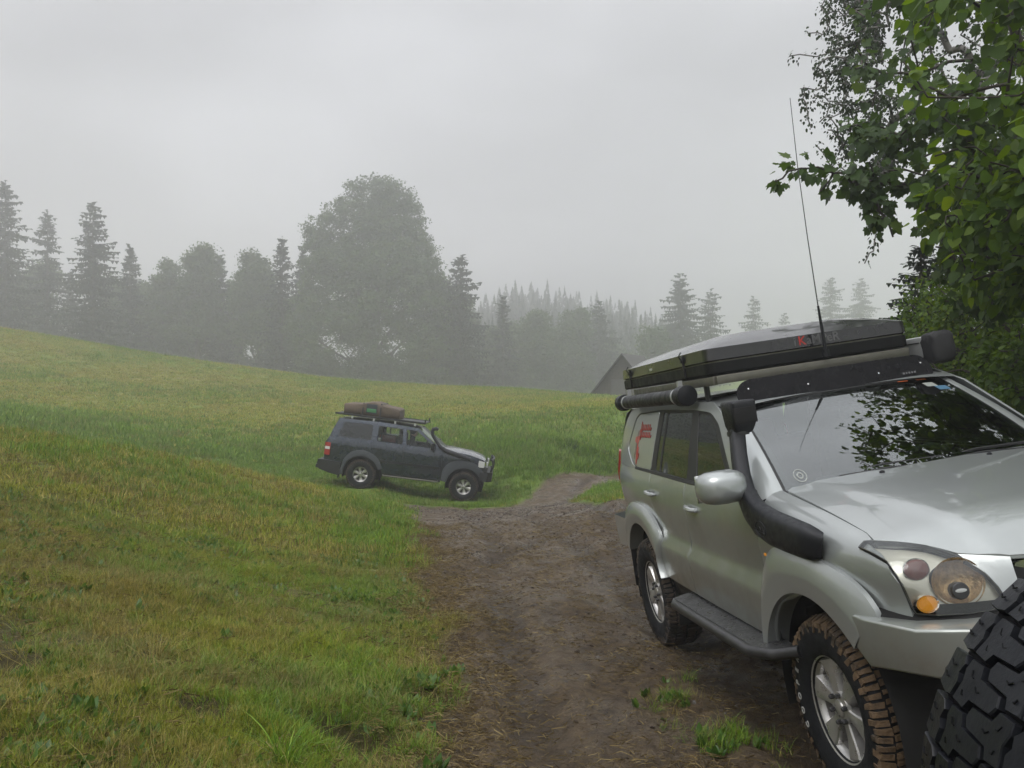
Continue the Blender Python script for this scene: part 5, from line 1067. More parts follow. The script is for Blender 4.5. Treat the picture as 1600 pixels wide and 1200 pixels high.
for i, (a, b, d, w, lab) in enumerate([(255,412,92,48,'rounded low misty tree between the slim spruce and the thin spruce'),(308,394,90,44,'loose-topped misty broadleaf tree left of the thin spruce'),(405,405,90,48,'misty broadleaf tree right of the thin spruce'),(845,489,96,44,'pale misty broadleaf tree midway between the great tree and the barn'),(893,492,99,42,'pale misty broadleaf tree left of the pale spruce by the barn'),(1015,520,92,40,'dim low tree directly behind the barn')]):
    lc, h = place(a, b, d); k = d*FAR/FPX; ls = []
    g = np.random.default_rng(i+9)
    for q in range(9):
        zz = (b-600)+22+q*14; ls.append((g.uniform(-.7,.7)*w*k*(.35+.08*q), g.uniform(-1,1), (CAMZ-zz*k)-lc[2], w*k*.55, w*k*.5, 26*k))
    broadleaf(lc, h, ls, lab, GRP, n=22000, size=.6, seed=20+i)
# lower wood filling the gaps behind: alike trees one cannot tell apart
fill = [(20,430,100),(55,420,98),(110,425,97),(180,440,98),(230,445,97),(285,440,99),(330,450,96),(375,440,99),(425,435,97),(480,450,99),(700,480,97),(745,500,98),(770,520,99),(810,515,101),(865,525,101),(915,530,108),(960,540,112)]
FN_ = ['at the left edge','behind the airy larch','between larch and pointed spruce','behind the pointed spruce','below the slim spruce','under the rounded low tree','under the loose-topped tree','below the thin spruce','left of the spruce by the great tree','under the spruce by the great tree','at the left foot of the great tree','at the right foot of the great tree','under the broad dark spruce','below the small spruce','under the first pale broadleaf tree','under the second pale broadleaf tree','left behind the barn']
for i, (a, b, d) in enumerate(fill):
    lc, h = place(a, b, d); k = d/FPX
    if i % 3 == 2: spruce(lc, h, 3.4*FAR, 'dim low tree in the misty wood '+FN_[i], 'filling trees of the misty wood', name='wood_tree', seed=50+i, fs=FAR)
    else:
        g = np.random.default_rng(i+70); ls = [(g.uniform(-2.6,2.6), g.uniform(-1,1), h*f, 4.2*(1.15-f*.5), 3.7, h*.16) for f in (.18,.35,.5,.65,.78,.9)]
        broadleaf(lc, h, ls, 'dim low tree in the misty wood '+FN_[i], 'filling trees of the misty wood', n=12000, size=.65, name='wood_tree', seed=80+i)
# wooded hillside fading out far behind: one mass
T = []; R = []; g = np.random.default_rng(5)
hx = []; 
for i in range(420):
    d = g.uniform(190,330); pxx = g.uniform(640,1060); X = (pxx-800)/FPX*d; prof_ = np.interp(pxx,[640,740,800,870,930,985,1040,1060],[500,465,432,438,455,470,500,515])
    topz = CAMZ-(prof_-600)/FPX*330; base = (d-190)/140*(topz-12)-2; h = g.uniform(11,17)*(1 if d < 300 else .8)
    n_ = 60; zz = g.random(n_)**.8; a = g.uniform(0,2*math.pi,n_); rr_ = (1-zz)*g.uniform(2.2,3.4); c = np.stack([X+rr_*np.cos(a), d+rr_*np.sin(a), base+zz*h], 1)
    u = unit(np.stack([-np.sin(a), np.cos(a), 0*a], 1)); s = (.5+1.6*(1-zz))[:,None]; T.append(np.stack([c-u*s*.6, c+u*s*.6, c+np.array([0,0,1.])*s*1.1], 1)); R.append(g.random(n_))
    tip = np.array([[X-.35,d,base+h*.85],[X+.35,d,base+h*.85],[X,d,base+h*1.05]]); T.append(tip[None]); R.append(np.array([.5]))
fw = tris('distant_wood', np.concatenate(T).astype(np.float32), np.concatenate(R), MAT['spruce_needles'], None); tag(fw, 'wooded hillside dissolving in the mist behind the trees', 'wood', kind='stuff')
hs_ = MB().loft([[( (p-800)/FPX*d, d, -6 if j == 0 else (d-190)/140*(CAMZ-(np.interp(p,[560,740,800,870,930,985,1040,1200],[540,465,432,438,455,470,500,540])-600)/FPX*330-14)-3) for p in range(560,1201,40)] for j, d in enumerate((170,190,230,280,335))]).build('hillside', GM, None); hs_['kind'] = 'structure'
# ------------------------------------------------------------------ barn
PM('barn_boards', (.055,.048,.042), .9, var=.35, vscale=4, bump=.4, bscale=20); PM('barn_roof', (.075,.072,.07), .8, var=.2, vscale=3)
bz = gz(8.6,69); barn = empty('barn', Matrix.Translation((8.75,69,bz)) @ Matrix.Rotation(R_(-22),4,'Z')); tag(barn, 'dark steep-gabled wooden barn at the meadow edge, left of the roof tent', 'barn')
bw, bh, bl = 2.75, CAMZ+48/FPX*69-bz, 7.0
MB().add([(-bw*.86,0,-.3),(bw*.86,0,-.3),(bw*.86,0,.55),(0,0,bh-.12),(-bw*.86,0,.55),(-bw*.86,bl,-.3),(bw*.86,bl,-.3),(bw*.86,bl,.55),(0,bl,bh-.12),(-bw*.86,bl,.55)],[(0,1,2,3,4),(9,8,7,6,5),(0,4,9,5),(1,6,7,2)]).build('wall', MAT['barn_boards'], barn, smooth=False)
for s in (-1,1): MB().add([(0,-.35,bh),(s*bw,-.35,.25),(s*bw,bl+.3,.25),(0,bl+.3,bh),(0,-.35,bh-.12),(s*bw,-.35,.13),(s*bw,bl+.3,.13),(0,bl+.3,bh-.12)],[(0,1,2,3),(7,6,5,4),(0,4,5,1),(1,5,6,2),(2,6,7,3)]).build('roof', MAT['barn_roof'], barn, smooth=False)
for i in range(11):
    x = -bw*.78+i*bw*1.56/10; top = bh-.25-(bh-.7)*abs(x)/(bw*.86); MB().box((x,-.025,(top-.2)/2),(.34,.03,max(.3,top+.2))).build('board', MAT['barn_boards'], barn, smooth=False)
MB().box((-.3,-.055,.75),(1.2,.03,1.7)).build('door', MAT['barn_roof'], barn, smooth=False)
# ------------------------------------------------------------------ leafy edge of the wood on the right, close by
def leaf_template(kind):
    if kind == 'heart': o = [(0,0),(.30,-.06),(.48,.16),(.46,.45),(.28,.75),(0,1.05)]
    elif kind == 'maple': o = [(0,0),(.30,-.12),(.34,.10),(.62,.20),(.50,.40),(.58,.66),(.30,.62),(.22,.82),(0,1.1)]
    elif kind == 'small': o = [(0,0),(.30,.20),(.36,.45),(.20,.75),(0,1.0)]
    else: o = [(0,0),(.18,.2),(.24,.5),(.14,.8),(0,1.05)]
    V = [(0,y,0) for y in (0,.45)]; n = len(o)
    v = [(0,0,0),(0,o[-1][1],-.10)]+[(x,y,.10*x-.12*y*y) for x,y in o[1:-1]]+[(-x,y,.10*x-.12*y*y) for x,y in o[1:-1]]+[(0,.5,-.05)]
    m = n-2; c = len(v)-1; r = list(range(2,2+m)); l = list(range(2+m,2+2*m)); f = []
    seq = [0]+r+[1]; f += [(c, seq[i], seq[i+1]) for i in range(len(seq)-1)]
    seq = [0]+l+[1]; f += [(c, seq[i+1], seq[i]) for i in range(len(seq)-1)]
    return np.array(v), np.array(f)
def leaves(name, P, D, Nn, S, rv, kind, mat, parent):
    """P positions, D tip directions, Nn rough normals, S sizes"""
    v, f = leaf_template(kind); D = unit(D); X = unit(np.cross(D, Nn)); Z = np.cross(X, D); n = len(P); k = len(v)
    V = P[:,None]+S[:,None,None]*(v[None,:,0,None]*X[:,None]+v[None,:,1,None]*D[:,None]+v[None,:,2,None]*Z[:,None])
    F_ = (f[None]+(np.arange(n)*k)[:,None,None]).reshape(-1,3); me = fastmesh(name, V.reshape(-1,3), F_, 3); attr(me, 'rnd', np.repeat(rv, k)); return link(name, me, mat, parent, True, None)
def grow(base, trunk, targets, g, wob=.12):
    """skeleton: trunk polyline, then each target joins the nearest earlier node by a bent limb"""
    nodes = [np.array(p, float) for p in trunk]; par = [-1]+list(range(len(trunk)-1)); tips = []
    c = np.array(trunk[-1]); order = np.argsort([np.min(np.linalg.norm(np.array(trunk)-t, axis=1)) for t in targets])
    for i in order:
        t = targets[i]; A = np.array(nodes); d = np.linalg.norm(A-t, axis=1)+.35*np.maximum(0, A[:,2]-t[2]); j = int(np.argmin(d)); a = nodes[j]; L_ = np.linalg.norm(t-a); m = max(2, int(L_/.35)); prev = j
        bend = g.normal(size=3)*wob*L_*.5+np.array([0,0,.10*L_])
        for q in range(1, m+1):
            s = q/m; p = a+(t-a)*s+bend*4*s*(1-s)*.35+g.normal(size=3)*.02*(q < m); nodes.append(p); par.append(prev); prev = len(nodes)-1
        tips.append(prev)
    return nodes, par, tips
def limbs(nodes, par, r0, rmin, mat, parent, name='trunk'):
    n = len(nodes); cnt = np.ones(n)
    for i in range(n-1, 0, -1):
        if par[i] >= 0: cnt[par[i]] += cnt[i]*.5+.5
    cnt = np.ones(n); 
    kids = [0]*n
    for i in range(n-1, 0, -1): cnt[par[i]] = cnt[par[i]]+ (cnt[i] if kids[par[i]] else max(0, cnt[i]-1)); kids[par[i]] += 1
    rad = np.maximum(rmin, r0*np.sqrt(cnt/cnt[0])); mb = MB()
    for i in range(1, n): mb.tube([nodes[par[i]], nodes[i]], [max(rad[i], min(rad[par[i]], rad[i]*1.6)), rad[i]], 5 if rad[i] < .02 else 8, False)
    return mb.build(name, mat, parent, True, None, fix=False)
def ell(g, c, r, n, shell=.55): 
    d = unit(g.normal(size=(n,3))); return np.array(c)+d*np.array(r)*(g.uniform(shell**3,1,(n,1))**(1/3))
def sprays(g, nodes, par, tips, per, size, droop, spread, up=.6, back=1.0):
    """leaves set alternately along the last stretch of every twig"""
    P, D, Nn, S = [], [], [], []
    for t in tips:
        chain = [nodes[t]]; i = t; L_ = 0
        while par[i] >= 0 and L_ < back: L_ += np.linalg.norm(nodes[i]-nodes[par[i]]); i = par[i]; chain.append(nodes[i])
        chain = np.array(chain[::-1]); ax_ = unit(chain[-1]-chain[0]) if len(chain) > 1 else np.array([0,0,1.])
        for q in range(per):
            s = 1-(g.random()**1.4)*.95; j = s*(len(chain)-1); a = int(min(j, len(chain)-2)) if len(chain) > 1 else 0; p = chain[a]+(chain[min(a+1,len(chain)-1)]-chain[a])*(j-a)
            sd_ = unit(np.cross(ax_, g.normal(size=3))); o = sd_*g.uniform(.03,spread)+np.array([0,0,g.uniform(-.5,.3)*spread]); P.append(p+o)
            D.append(unit(o)*.8+ax_*.5+np.array([0,0,-droop*g.uniform(.5,1.4)])+g.normal(size=3)*.25); Nn.append(np.array([0,0,up])+g.normal(size=3)*.45+np.array([-.25,-.3,0])); S.append(size*g.uniform(.45,1.3))
    return np.array(P), np.array(D), np.array(Nn), np.array(S)
def leafy(name, label, base, trunk, targets, kind, mat, per, size, droop, spread, r0, seed, bark='bark', group=None, rmin=.003, back=.9, cat='tree', up=.6):
    g = np.random.default_rng(seed); root = empty(name, loc=base); tag(root, label, cat, group); b = np.array(base)
    nodes, par, tips = grow(None, [np.array(p)-b for p in trunk], [t-b for t in targets], g)
    limbs(nodes, par, r0, rmin, MAT[bark], root)
    P, D, Nn, S = sprays(g, nodes, par, tips, per, size, droop, spread, up, back); rv = np.clip(g.random(len(P))*.75+.3*vn(P[:,0],P[:,2],.6,seed % 7)+.1, 0, 1)
    leaves('crown', P, D, Nn, S, rv, kind, MAT[mat], root); return root
g = np.random.default_rng(11)
EDGE = 'trees and bushes of the wood edge on the right'
# linden with big leaves hanging over the car
tg = np.concatenate([ell(g,(3.45,5.1,4.3),(1.15,1.1,1.5),150),ell(g,(3.7,5.6,3.3),(1.0,.9,.75),95),ell(g,(4.3,5.0,2.4),(.7,.8,.7),50),ell(g,(3.9,6.3,5.2),(1.3,1.1,1.2),90),ell(g,(4.1,6.6,3.1),(1.0,.7,.7),90),ell(g,(4.6,6.2,3.9),(.9,.9,1.3),80)])
tg = tg[(tg[:,2] > 2.55) | (tg[:,0] > 3.5)]; tg = tg[(tg[:,0]-800/FPX*0) > 2.2]
zb = gz(5.6,5.8); leafy('linden_tree','linden with large bright leaves overhanging the silver car from the right',(5.6,5.8,zb),[(5.6,5.8,zb-.3),(5.55,5.8,1.6),(5.3,5.7,2.8),(4.9,5.6,4.0),(4.6,5.5,5.2)],tg,'heart','linden_leaves',20,.086,.55,.13,.09,1,group=EDGE)
# maple reaching farthest to the left
tg = np.concatenate([ell(g,(4.5,8.3,4.9),(1.35,1.2,1.6),120),ell(g,(3.75,8.0,3.85),(.85,.6,.5),45),ell(g,(5.0,8.6,3.6),(1.1,.8,1.0),110),ell(g,(4.6,8.4,3.0),(.7,.6,.5),50),np.array([(2.42,8.0,3.66),(2.52,7.95,3.74),(2.72,8.0,3.78),(2.85,8.05,3.58),(2.95,8.0,3.74),(3.15,8.0,3.66),(3.3,8.05,3.85),(3.35,7.9,3.30),(3.5,8.0,3.15),(3.42,8.1,3.42)])])
zb = gz(6.3,9.3); leafy('maple_tree','maple whose lobed leaves reach farthest left against the sky, past the aerial',(6.3,9.3,zb),[(6.3,9.3,zb-.3),(6.2,9.2,2.2),(5.9,9.0,3.4),(5.3,8.7,4.4),(4.8,8.5,5.6)],tg,'maple','maple_leaves',15,.092,.75,.14,.10,2,group=EDGE,back=.55)
# birch with hanging twigs
g2 = np.random.default_rng(31); tg = []
for i in range(170):
    c = ell(g2,(5.2,11.2,6.6),(1.45,1.2,1.6),1)[0]; tg.append(c)
    if c[0] < 5.2:
        for q in range(3): tg.append(c+np.array([g2.normal()*.08, g2.normal()*.08, -.28*(q+1)]))
for xx, zz in ((3.68,5.55),(3.85,5.75),(4.0,5.3),(4.1,5.0),(4.25,4.8),(4.2,5.9),(4.4,5.4)):
    for q in range(5): tg.append(np.array([xx+g2.normal()*.05+.03*q, 11+g2.normal()*.1, zz-.13*q]))
for q in range(9): tg.append(np.array([4.55+g2.normal()*.07, 11, 4.6-.16*q]))
zb = gz(7.6,12); leafy('birch_tree','birch with small dark leaves on drooping twigs above the maple',(7.6,12,zb),[(7.6,12,zb-.3),(7.5,12,4),(7.2,11.8,6.2),(6.6,11.6,7.6),(6.0,11.4,8.2)],np.array(tg),'small','birch_leaves',26,.045,1.1,.09,.11,3,'birch_bark',EDGE,.0025,.4)
# young spruce twig between birch and bushes
zb = gz(6.2,13.2); spruce((6.2,13.2,zb),3.55-zb+.3,1.5,'young spruce with bare twig tips between the bushes and the birch',EDGE,seed=77,dens=1.4,airy=.45,fs=.2)
# bushes
bushes = [((5.2,8.0),(5.0,7.8,1.75),(.85,.9,.95),'dense dark bush right behind the awning case',.052,430),((6.0,10.2),(5.75,10.2,2.25),(1.15,1.0,1.15),'tall dense bush behind the end of the roof tent',.055,480),((4.9,6.6),(4.75,6.4,1.35),(.75,.7,.75),'bright low bush beside the far mirror of the silver car',.055,360),((5.4,5.3),(5.3,5.2,1.65),(.8,.7,1.0),'shaded bush at the right picture edge',.06,330),
          ((7.6,9.0),(7.3,8.8,2.6),(1.4,1.2,1.5),'big shadowy bush deep in the wood edge',.07,380),((7.4,13.0),(7.35,12.6,2.4),(1.5,1.2,1.5),'round bush at the far end of the wood edge',.06,420),((6.4,8.2),(6.2,8.0,3.0),(1.1,1.0,1.2),'tall leafy bush filling the gap under the maple',.06,480),((5.7,11.0),(5.55,10.8,2.45),(.95,.8,.85),'fresh green bush rising just behind the right end of the roof tent',.055,430),((6.2,12.2),(6.15,11.9,2.0),(.9,.9,1.15),'low bush just right of the roof tent, farther off',.055,380)]
for i, (b, c, r, lab, sz, n_) in enumerate(bushes):
    zb = gz(*b); g = np.random.default_rng(60+i); tg = ell(g, c, r, n_//3, .6); tg = tg[tg[:,2] > zb+.1]
    leafy('bush', lab, (*b,zb), [(*b,zb-.2),(b[0]-.02,b[1],zb+.3),(c[0],c[1],c[2])], tg, 'small' if i % 2 else 'heart', 'bush_leaves', 46, sz, .5, .15, .05, 200+i, group=EDGE, cat='bush', back=.6)
# background trees closing the wood edge
for i, (x, d, h, lab) in enumerate([(9.2,11,9,'leafy tree deep in the wood edge, upper right corner'),(11.5,16,8,'leafy tree behind the bushes on the far right')]):
    zb = gz(x,d); g = np.random.default_rng(90+i); ls = [(g.uniform(-1.4,1.4), g.uniform(-1.2,1.2), h*f, 1.9, 1.7, h*.15) for f in (.25,.4,.52,.64,.76,.88)]
    broadleaf((x,d,zb), h, ls, lab, EDGE, n=16000, size=.13, mat='bush_leaves', seed=40+i, trunk_r=.14)
# ------------------------------------------------------------------ grass, litter, stones: uncountable, spread with geometry nodes
def blade(V, F_, RV, x, y, a, L_, w, bend, rv, seg=3):
    d = np.array([math.cos(a), math.sin(a)]); s = np.array([-d[1], d[0]]); o = len(V)
    for k in range(seg):
        t = k/seg; h = L_*t*(1-.35*bend*t); q = L_*bend*t*t; ww = w*(1-t*.7)
        for sg in (-1,1): V.append((x+d[0]*q+s[0]*ww*sg, y+d[1]*q+s[1]*ww*sg, h)); RV.append(rv)
    t = 1; V.append((x+d[0]*L_*bend, y+d[1]*L_*bend, L_*(1-.35*bend))); RV.append(rv)
    for k in range(seg-1): F_.append((o+2*k,o+2*k+1,o+2*k+3)); F_.append((o+2*k,o+2*k+3,o+2*k+2))
    F_.append((o+2*seg-2,o+2*seg-1,o+2*seg))
def clump(name, n, rad, Lm, w, mat, g, bendm=.6, seg=3):
    V, F_, RV = [], [], []
    for i in range(n):
        r = rad*math.sqrt(g.random()); a = g.uniform(0,6.28); blade(V, F_, RV, r*math.cos(a), r*math.sin(a), a+g.normal()*1.0, Lm*g.uniform(.5,1.25), w*g.uniform(.7,1.2), g.uniform(.15,1.2)*bendm, g.random(), seg)
    me = fastmesh(name, np.array(V), np.array(F_), 3); attr(me, 'rnd', np.array(RV)); me.materials.append(mat); return bpy.data.objects.new(name, me)
def rosette(name, n, size, g, mat):
    v, f = leaf_template('long'); V, F_, RV = [], [], []
    for i in range(n):
        a = g.uniform(0,6.28); el = g.uniform(.15,.9); D = np.array([math.cos(a)*math.cos(el), math.sin(a)*math.cos(el), math.sin(el)]); X = np.array([-math.sin(a), math.cos(a), 0]); Z = np.cross(X, D); s = size*g.uniform(.6,1.2); o = len(V)
        for q in v: V.append(tuple((q[0]*X*1.3+q[1]*D+(q[2]-.25*q[1]**2)*Z)*s)); RV.append(0)
        rv = g.random(); RV[-len(v):] = [rv]*len(v); F_ += [tuple(k+o for k in t) for t in f]
    me = fastmesh(name, np.array(V), np.array(F_), 3); attr(me, 'rnd', np.array(RV)); me.materials.append(mat); return bpy.data.objects.new(name, me)
def grassmat(name, green, straw, bias):
    """blade colour: by blade and by broad patches of the meadow"""
    m = bpy.data.materials.new(name); m.use_nodes = True; t = m.node_tree; t.nodes.clear(); n = t.nodes.new; l = t.links.new
    o = n('ShaderNodeOutputMaterial'); p = n('ShaderNodeBsdfPrincipled'); p.inputs['Roughness'].default_value = .55; p.inputs['Specular IOR Level'].default_value = .3; tr = n('ShaderNodeBsdfTranslucent'); mx_ = n('ShaderNodeMixShader'); mx_.inputs[0].default_value = .3
    a = n('ShaderNodeAttribute'); a.attribute_name = 'rnd'; ge = n('ShaderNodeNewGeometry')
    def noi(s, d=4):
        q = n('ShaderNodeTexNoise'); q.inputs['Scale'].default_value = s; q.inputs['Detail'].default_value = d; l(ge.outputs['Position'], q.inputs['Vector']); return q.outputs[0]
    def ramp(st):
        r = n('ShaderNodeValToRGB'); e = r.color_ramp.elements
        while len(e) < len(st): e.new(.5)
        for k, (q, c) in zip(e, st): k.position = q; k.color = (*c, 1)
        l(a.outputs['Fac'], r.inputs[0]); return r.outputs[0]
    ad = n('ShaderNodeMath'); ad.operation = 'ADD'; l(noi(.55), ad.inputs[0]); l(noi(2.7), ad.inputs[1]); ad2 = n('ShaderNodeMath'); ad2.operation = 'ADD'; l(ad.outputs[0], ad2.inputs[0])
    ml = n('ShaderNodeMath'); ml.operation = 'MULTIPLY'; l(a.outputs['Fac'], ml.inputs[0]); ml.inputs[1].default_value = .5; l(ml.outputs[0], ad2.inputs[1])
    mr_ = n('ShaderNodeMapRange'); mr_.interpolation_type = 'SMOOTHSTEP'; l(ad2.outputs[0], mr_.inputs[0]); mr_.inputs[1].default_value = 1.08-bias; mr_.inputs[2].default_value = 1.58-bias
    x = n('ShaderNodeMix'); x.data_type = 'RGBA'; l(mr_.outputs[0], x.inputs['Factor']); l(ramp(green), x.inputs['A']); l(ramp(straw), x.inputs['B'])
    l(x.outputs['Result'], p.inputs['Base Color']); l(x.outputs['Result'], tr.inputs[0]); l(p.outputs[0], mx_.inputs[1]); l(tr.outputs[0], mx_.inputs[2]); l(mx_.outputs[0], o.inputs[0]); MAT[name] = m; return m
grassmat('grass_blades', [(0,(.06,.09,.006)),(.5,(.22,.27,.014)),(1,(.38,.41,.03))], [(0,(.20,.15,.03)),(.6,(.34,.27,.06)),(1,(.45,.38,.10))], -.02)
grassmat('lush_blades', [(0,(.06,.13,.010)),(.5,(.145,.26,.020)),(1,(.22,.34,.03))], [(0,(.14,.15,.04)),(1,(.24,.22,.08))], -.15)
PM('stone', (.095,.085,.074), .75, var=.4, vscale=12, bump=.4, bscale=60); PM('clod', (.05,.034,.022), .9, var=.4, vscale=10, bump=.8, bscale=50)
leafmat('litter', [(0,(.07,.05,.02)),(.6,(.16,.115,.045)),(1,(.28,.22,.10))], .1, .8, .2)
g = np.random.default_rng(3); KIT = {}
def kit(name, obs):
    c = bpy.data.collections.new(name)
    for o in obs: c.objects.link(o)
    KIT[name] = c; return c
GB, LB, DB, WL = MAT['grass_blades'], MAT['lush_blades'], MAT['dry_blades'], MAT['weed_leaves']
kit('a_near', [clump('gn%02d' % i, 24, .045, .060, .0016, GB, g, .9) for i in range(5)]+[clump('gn%02d' % (5+i), 18, .04, .085, .0018, LB, g, .8) for i in range(3)]+[clump('gn%02d' % (8+i), 14, .05, .09, .0011, DB, g, 1.2) for i in range(2)]+[rosette('gn%02d' % (10+i), 6, .055, g, WL) for i in range(2)])
kit('b_mid', [clump('gm%02d' % i, 34, .13, .070, .004, GB, g, .8, 2) for i in range(4)]+[clump('gm%02d' % (4+i), 30, .12, .13, .005, LB, g, .7, 2) for i in range(3)]+[clump('gm%02d' % (7+i), 22, .14, .10, .004, DB, g, 1.0, 2) for i in range(1)])
kit('c_far', [clump('gf%02d' % i, 26, .45, .10, .016, GB, g, .8, 2) for i in range(3)]+[clump('gf%02d' % (3+i), 26, .4, .20, .016, LB, g, .7, 2) for i in range(3)])
def straw(i):
    V, F_, RV = [], [], []
    for k in range(7):
        x, y, a = g.normal()*.05, g.normal()*.05, g.uniform(0,6.28); L_ = g.uniform(.02,.07); w = .0008; dx, dy = math.cos(a), math.sin(a); o = len(V); b = g.normal()*.02; rv = g.random()
        for t in (0,.5,1): 
            for sg in (-1,1): V.append((x+dx*L_*t-dy*(w*sg+b*4*t*(1-t)), y+dy*L_*t+dx*(w*sg+b*4*t*(1-t)), .004+.006*math.sin(t*3)+g.random()*.006)); RV.append(rv)
        F_ += [(o,o+1,o+3),(o,o+3,o+2),(o+2,o+3,o+5),(o+2,o+5,o+4)]
    me = fastmesh('straw%d' % i, np.array(V), np.array(F_), 3); attr(me, 'rnd', np.array(RV)); me.materials.append(MAT['litter']); return bpy.data.objects.new('straw%d' % i, me)
kit('d_straw', [straw(i) for i in range(6)])
def pebble(i, mat):
    bm = bmesh.new(); bmesh.ops.create_icosphere(bm, subdivisions=2, radius=.5)
    k = g.normal(size=(3,3))*2.2; sc = (1, g.uniform(.6,.95), g.uniform(.35,.65))
    for v in bm.verts: c = v.co.copy(); f = 1+.16*math.sin(c.dot(Vector(k[0]))*2)+.12*math.sin(c.dot(Vector(k[1]))*3+1); v.co = Vector((c.x*sc[0]*f, c.y*sc[1]*f, c.z*sc[2]*f))
    me = bpy.data.meshes.new('pebble%d' % i); bm.to_mesh(me); bm.free(); me.materials.append(mat); return bpy.data.objects.new('pebble%d' % i, me)
kit('e_stone', [pebble(i, MAT['stone']) for i in range(4)]+[pebble(4+i, MAT['clod']) for i in range(4)])
def spread(name, coll, X, Y, Zo, idx, scale, tilt, label, cat):
    X = np.asarray(X); Z = ground(X, Y)+Zo; n_ = len(X); me = bpy.data.meshes.new(name); me.vertices.add(n_); me.vertices.foreach_set('co', np.stack([X,Y,Z],1).astype(np.float32).ravel())
    a = me.attributes.new('idx','INT','POINT'); a.data.foreach_set('value', np.asarray(idx, np.int32)); a = me.attributes.new('scl','FLOAT','POINT'); a.data.foreach_set('value', np.asarray(scale, np.float32))
    rot = np.stack([g.normal(size=n_)*tilt, g.normal(size=n_)*tilt, g.uniform(0,6.283,n_)],1).astype(np.float32); a = me.attributes.new('rot','FLOAT_VECTOR','POINT'); a.data.foreach_set('vector', rot.ravel())
    o = bpy.data.objects.new(name, me); COL.objects.link(o); tag(o, label, cat, kind='stuff')
    ng = bpy.data.node_groups.new(name, 'GeometryNodeTree'); ng.interface.new_socket('Geometry', in_out='INPUT', socket_type='NodeSocketGeometry'); ng.interface.new_socket('Geometry', in_out='OUTPUT', socket_type='NodeSocketGeometry')
    N_ = ng.nodes.new; l = ng.links.new; gi, go = N_('NodeGroupInput'), N_('NodeGroupOutput'); ci = N_('GeometryNodeCollectionInfo'); ci.inputs['Collection'].default_value = coll; ci.inputs['Separate Children'].default_value = True; ci.inputs['Reset Children'].default_value = True
    ip = N_('GeometryNodeInstanceOnPoints'); ip.inputs['Pick Instance'].default_value = True; mp_ = N_('GeometryNodeMeshToPoints'); l(gi.outputs[0], mp_.inputs['Mesh']); l(mp_.outputs[0], ip.inputs['Points']); l(ci.outputs[0], ip.inputs['Instance'])
    def na(nm, ty):
        q = N_('GeometryNodeInputNamedAttribute'); q.data_type = ty; q.inputs['Name'].default_value = nm; return q.outputs['Attribute']
    l(na('idx','INT'), ip.inputs['Instance Index']); l(na('scl','FLOAT'), ip.inputs['Scale']); er = N_('FunctionNodeEulerToRotation'); l(na('rot','FLOAT_VECTOR'), er.inputs[0]); l(er.outputs[0], ip.inputs['Rotation']); l(ip.outputs[0], go.inputs[0])
    o.modifiers.new('spread','NODES').node_group = ng; return o
def wedge(n_, r0, r1, a0, a1):
    r = np.sqrt(g.uniform(r0*r0, r1*r1, n_)); a = np.radians(g.uniform(a0, a1, n_)); return r*np.sin(a), r*np.cos(a)
def picks(n_, groups, p):
    """choose a kind per point then one of its variants"""
    k = (p.cumsum(1) < g.random((n_,1))).sum(1).clip(0, len(groups)-1); lo = np.array([q[0] for q in groups])[k]; m = np.array([q[1] for q in groups])[k]; return lo+(g.random(n_)*m).astype(int)
def dens(x, y, s): return np.clip((-s+.14)/.50, 0, 1)
# near meadow
x, y = wedge(105000, 1.9, 10.5, -40, 20); s = trackmask(x, y); keep = g.random(len(x)) < dens(x, y, s)*np.clip(1.25-np.hypot(x,y)/14, .35, 1)*np.clip(.75+1.1*vn(x,y,.35,31)+.9*vn(x,y,.9,32), .03, 1); x, y, s = x[keep], y[keep], s[keep]; keep = g.random(len(x)) > 1.3*pitmask(x, y); x, y, s = x[keep], y[keep], s[keep]
lush = np.clip(.22+1.5*vn(x,y,1.3,33)+.5*np.exp(-((s+.5)/.5)**2), .04, .9); dry = np.clip(.20-1.0*vn(x,y,.8,34)+.25*np.exp(-((s+.1)/.2)**2), .04, .6); weed = np.clip(.05+.5*vn(x,y,.7,35), .01, .25); base = np.clip(1-lush-dry-weed, .1, 1); pr = np.stack([base,lush,dry,weed],1); pr /= pr.sum(1, keepdims=True)
spread('near_grass', KIT['a_near'], x, y, -.004, picks(len(x), [(0,5),(5,3),(8,2),(10,2)], pr), g.uniform(.5,1.05,len(x))*(1+.9*np.clip(vn(x,y,1.7,36),0,1)), .25, 'short mown grass with straw and weeds on the slope left of the track', 'grass')
# sparse tufts in the track near the car
x, y = wedge(7000, 2.6, 7, 5, 30); m = np.exp(-((x-1.10-(4.5-y)*.22)/.17)**2)*np.clip(vn(x,y,.28,41)*3+.35,0,1)*(y < 5.4)+np.exp(-((x-4.0)/.5)**2)*.7; keep = g.random(len(x)) < m; x, y = x[keep], y[keep]
spread('track_weeds', KIT['a_near'], x, y, -.004, picks(len(x), [(5,3),(8,2),(10,2)], np.tile([[.5,.2,.3]],(len(x),1))), g.uniform(.6,1.2,len(x)), .3, 'scattered tufts and weeds growing in the mud beside the silver car', 'weeds')
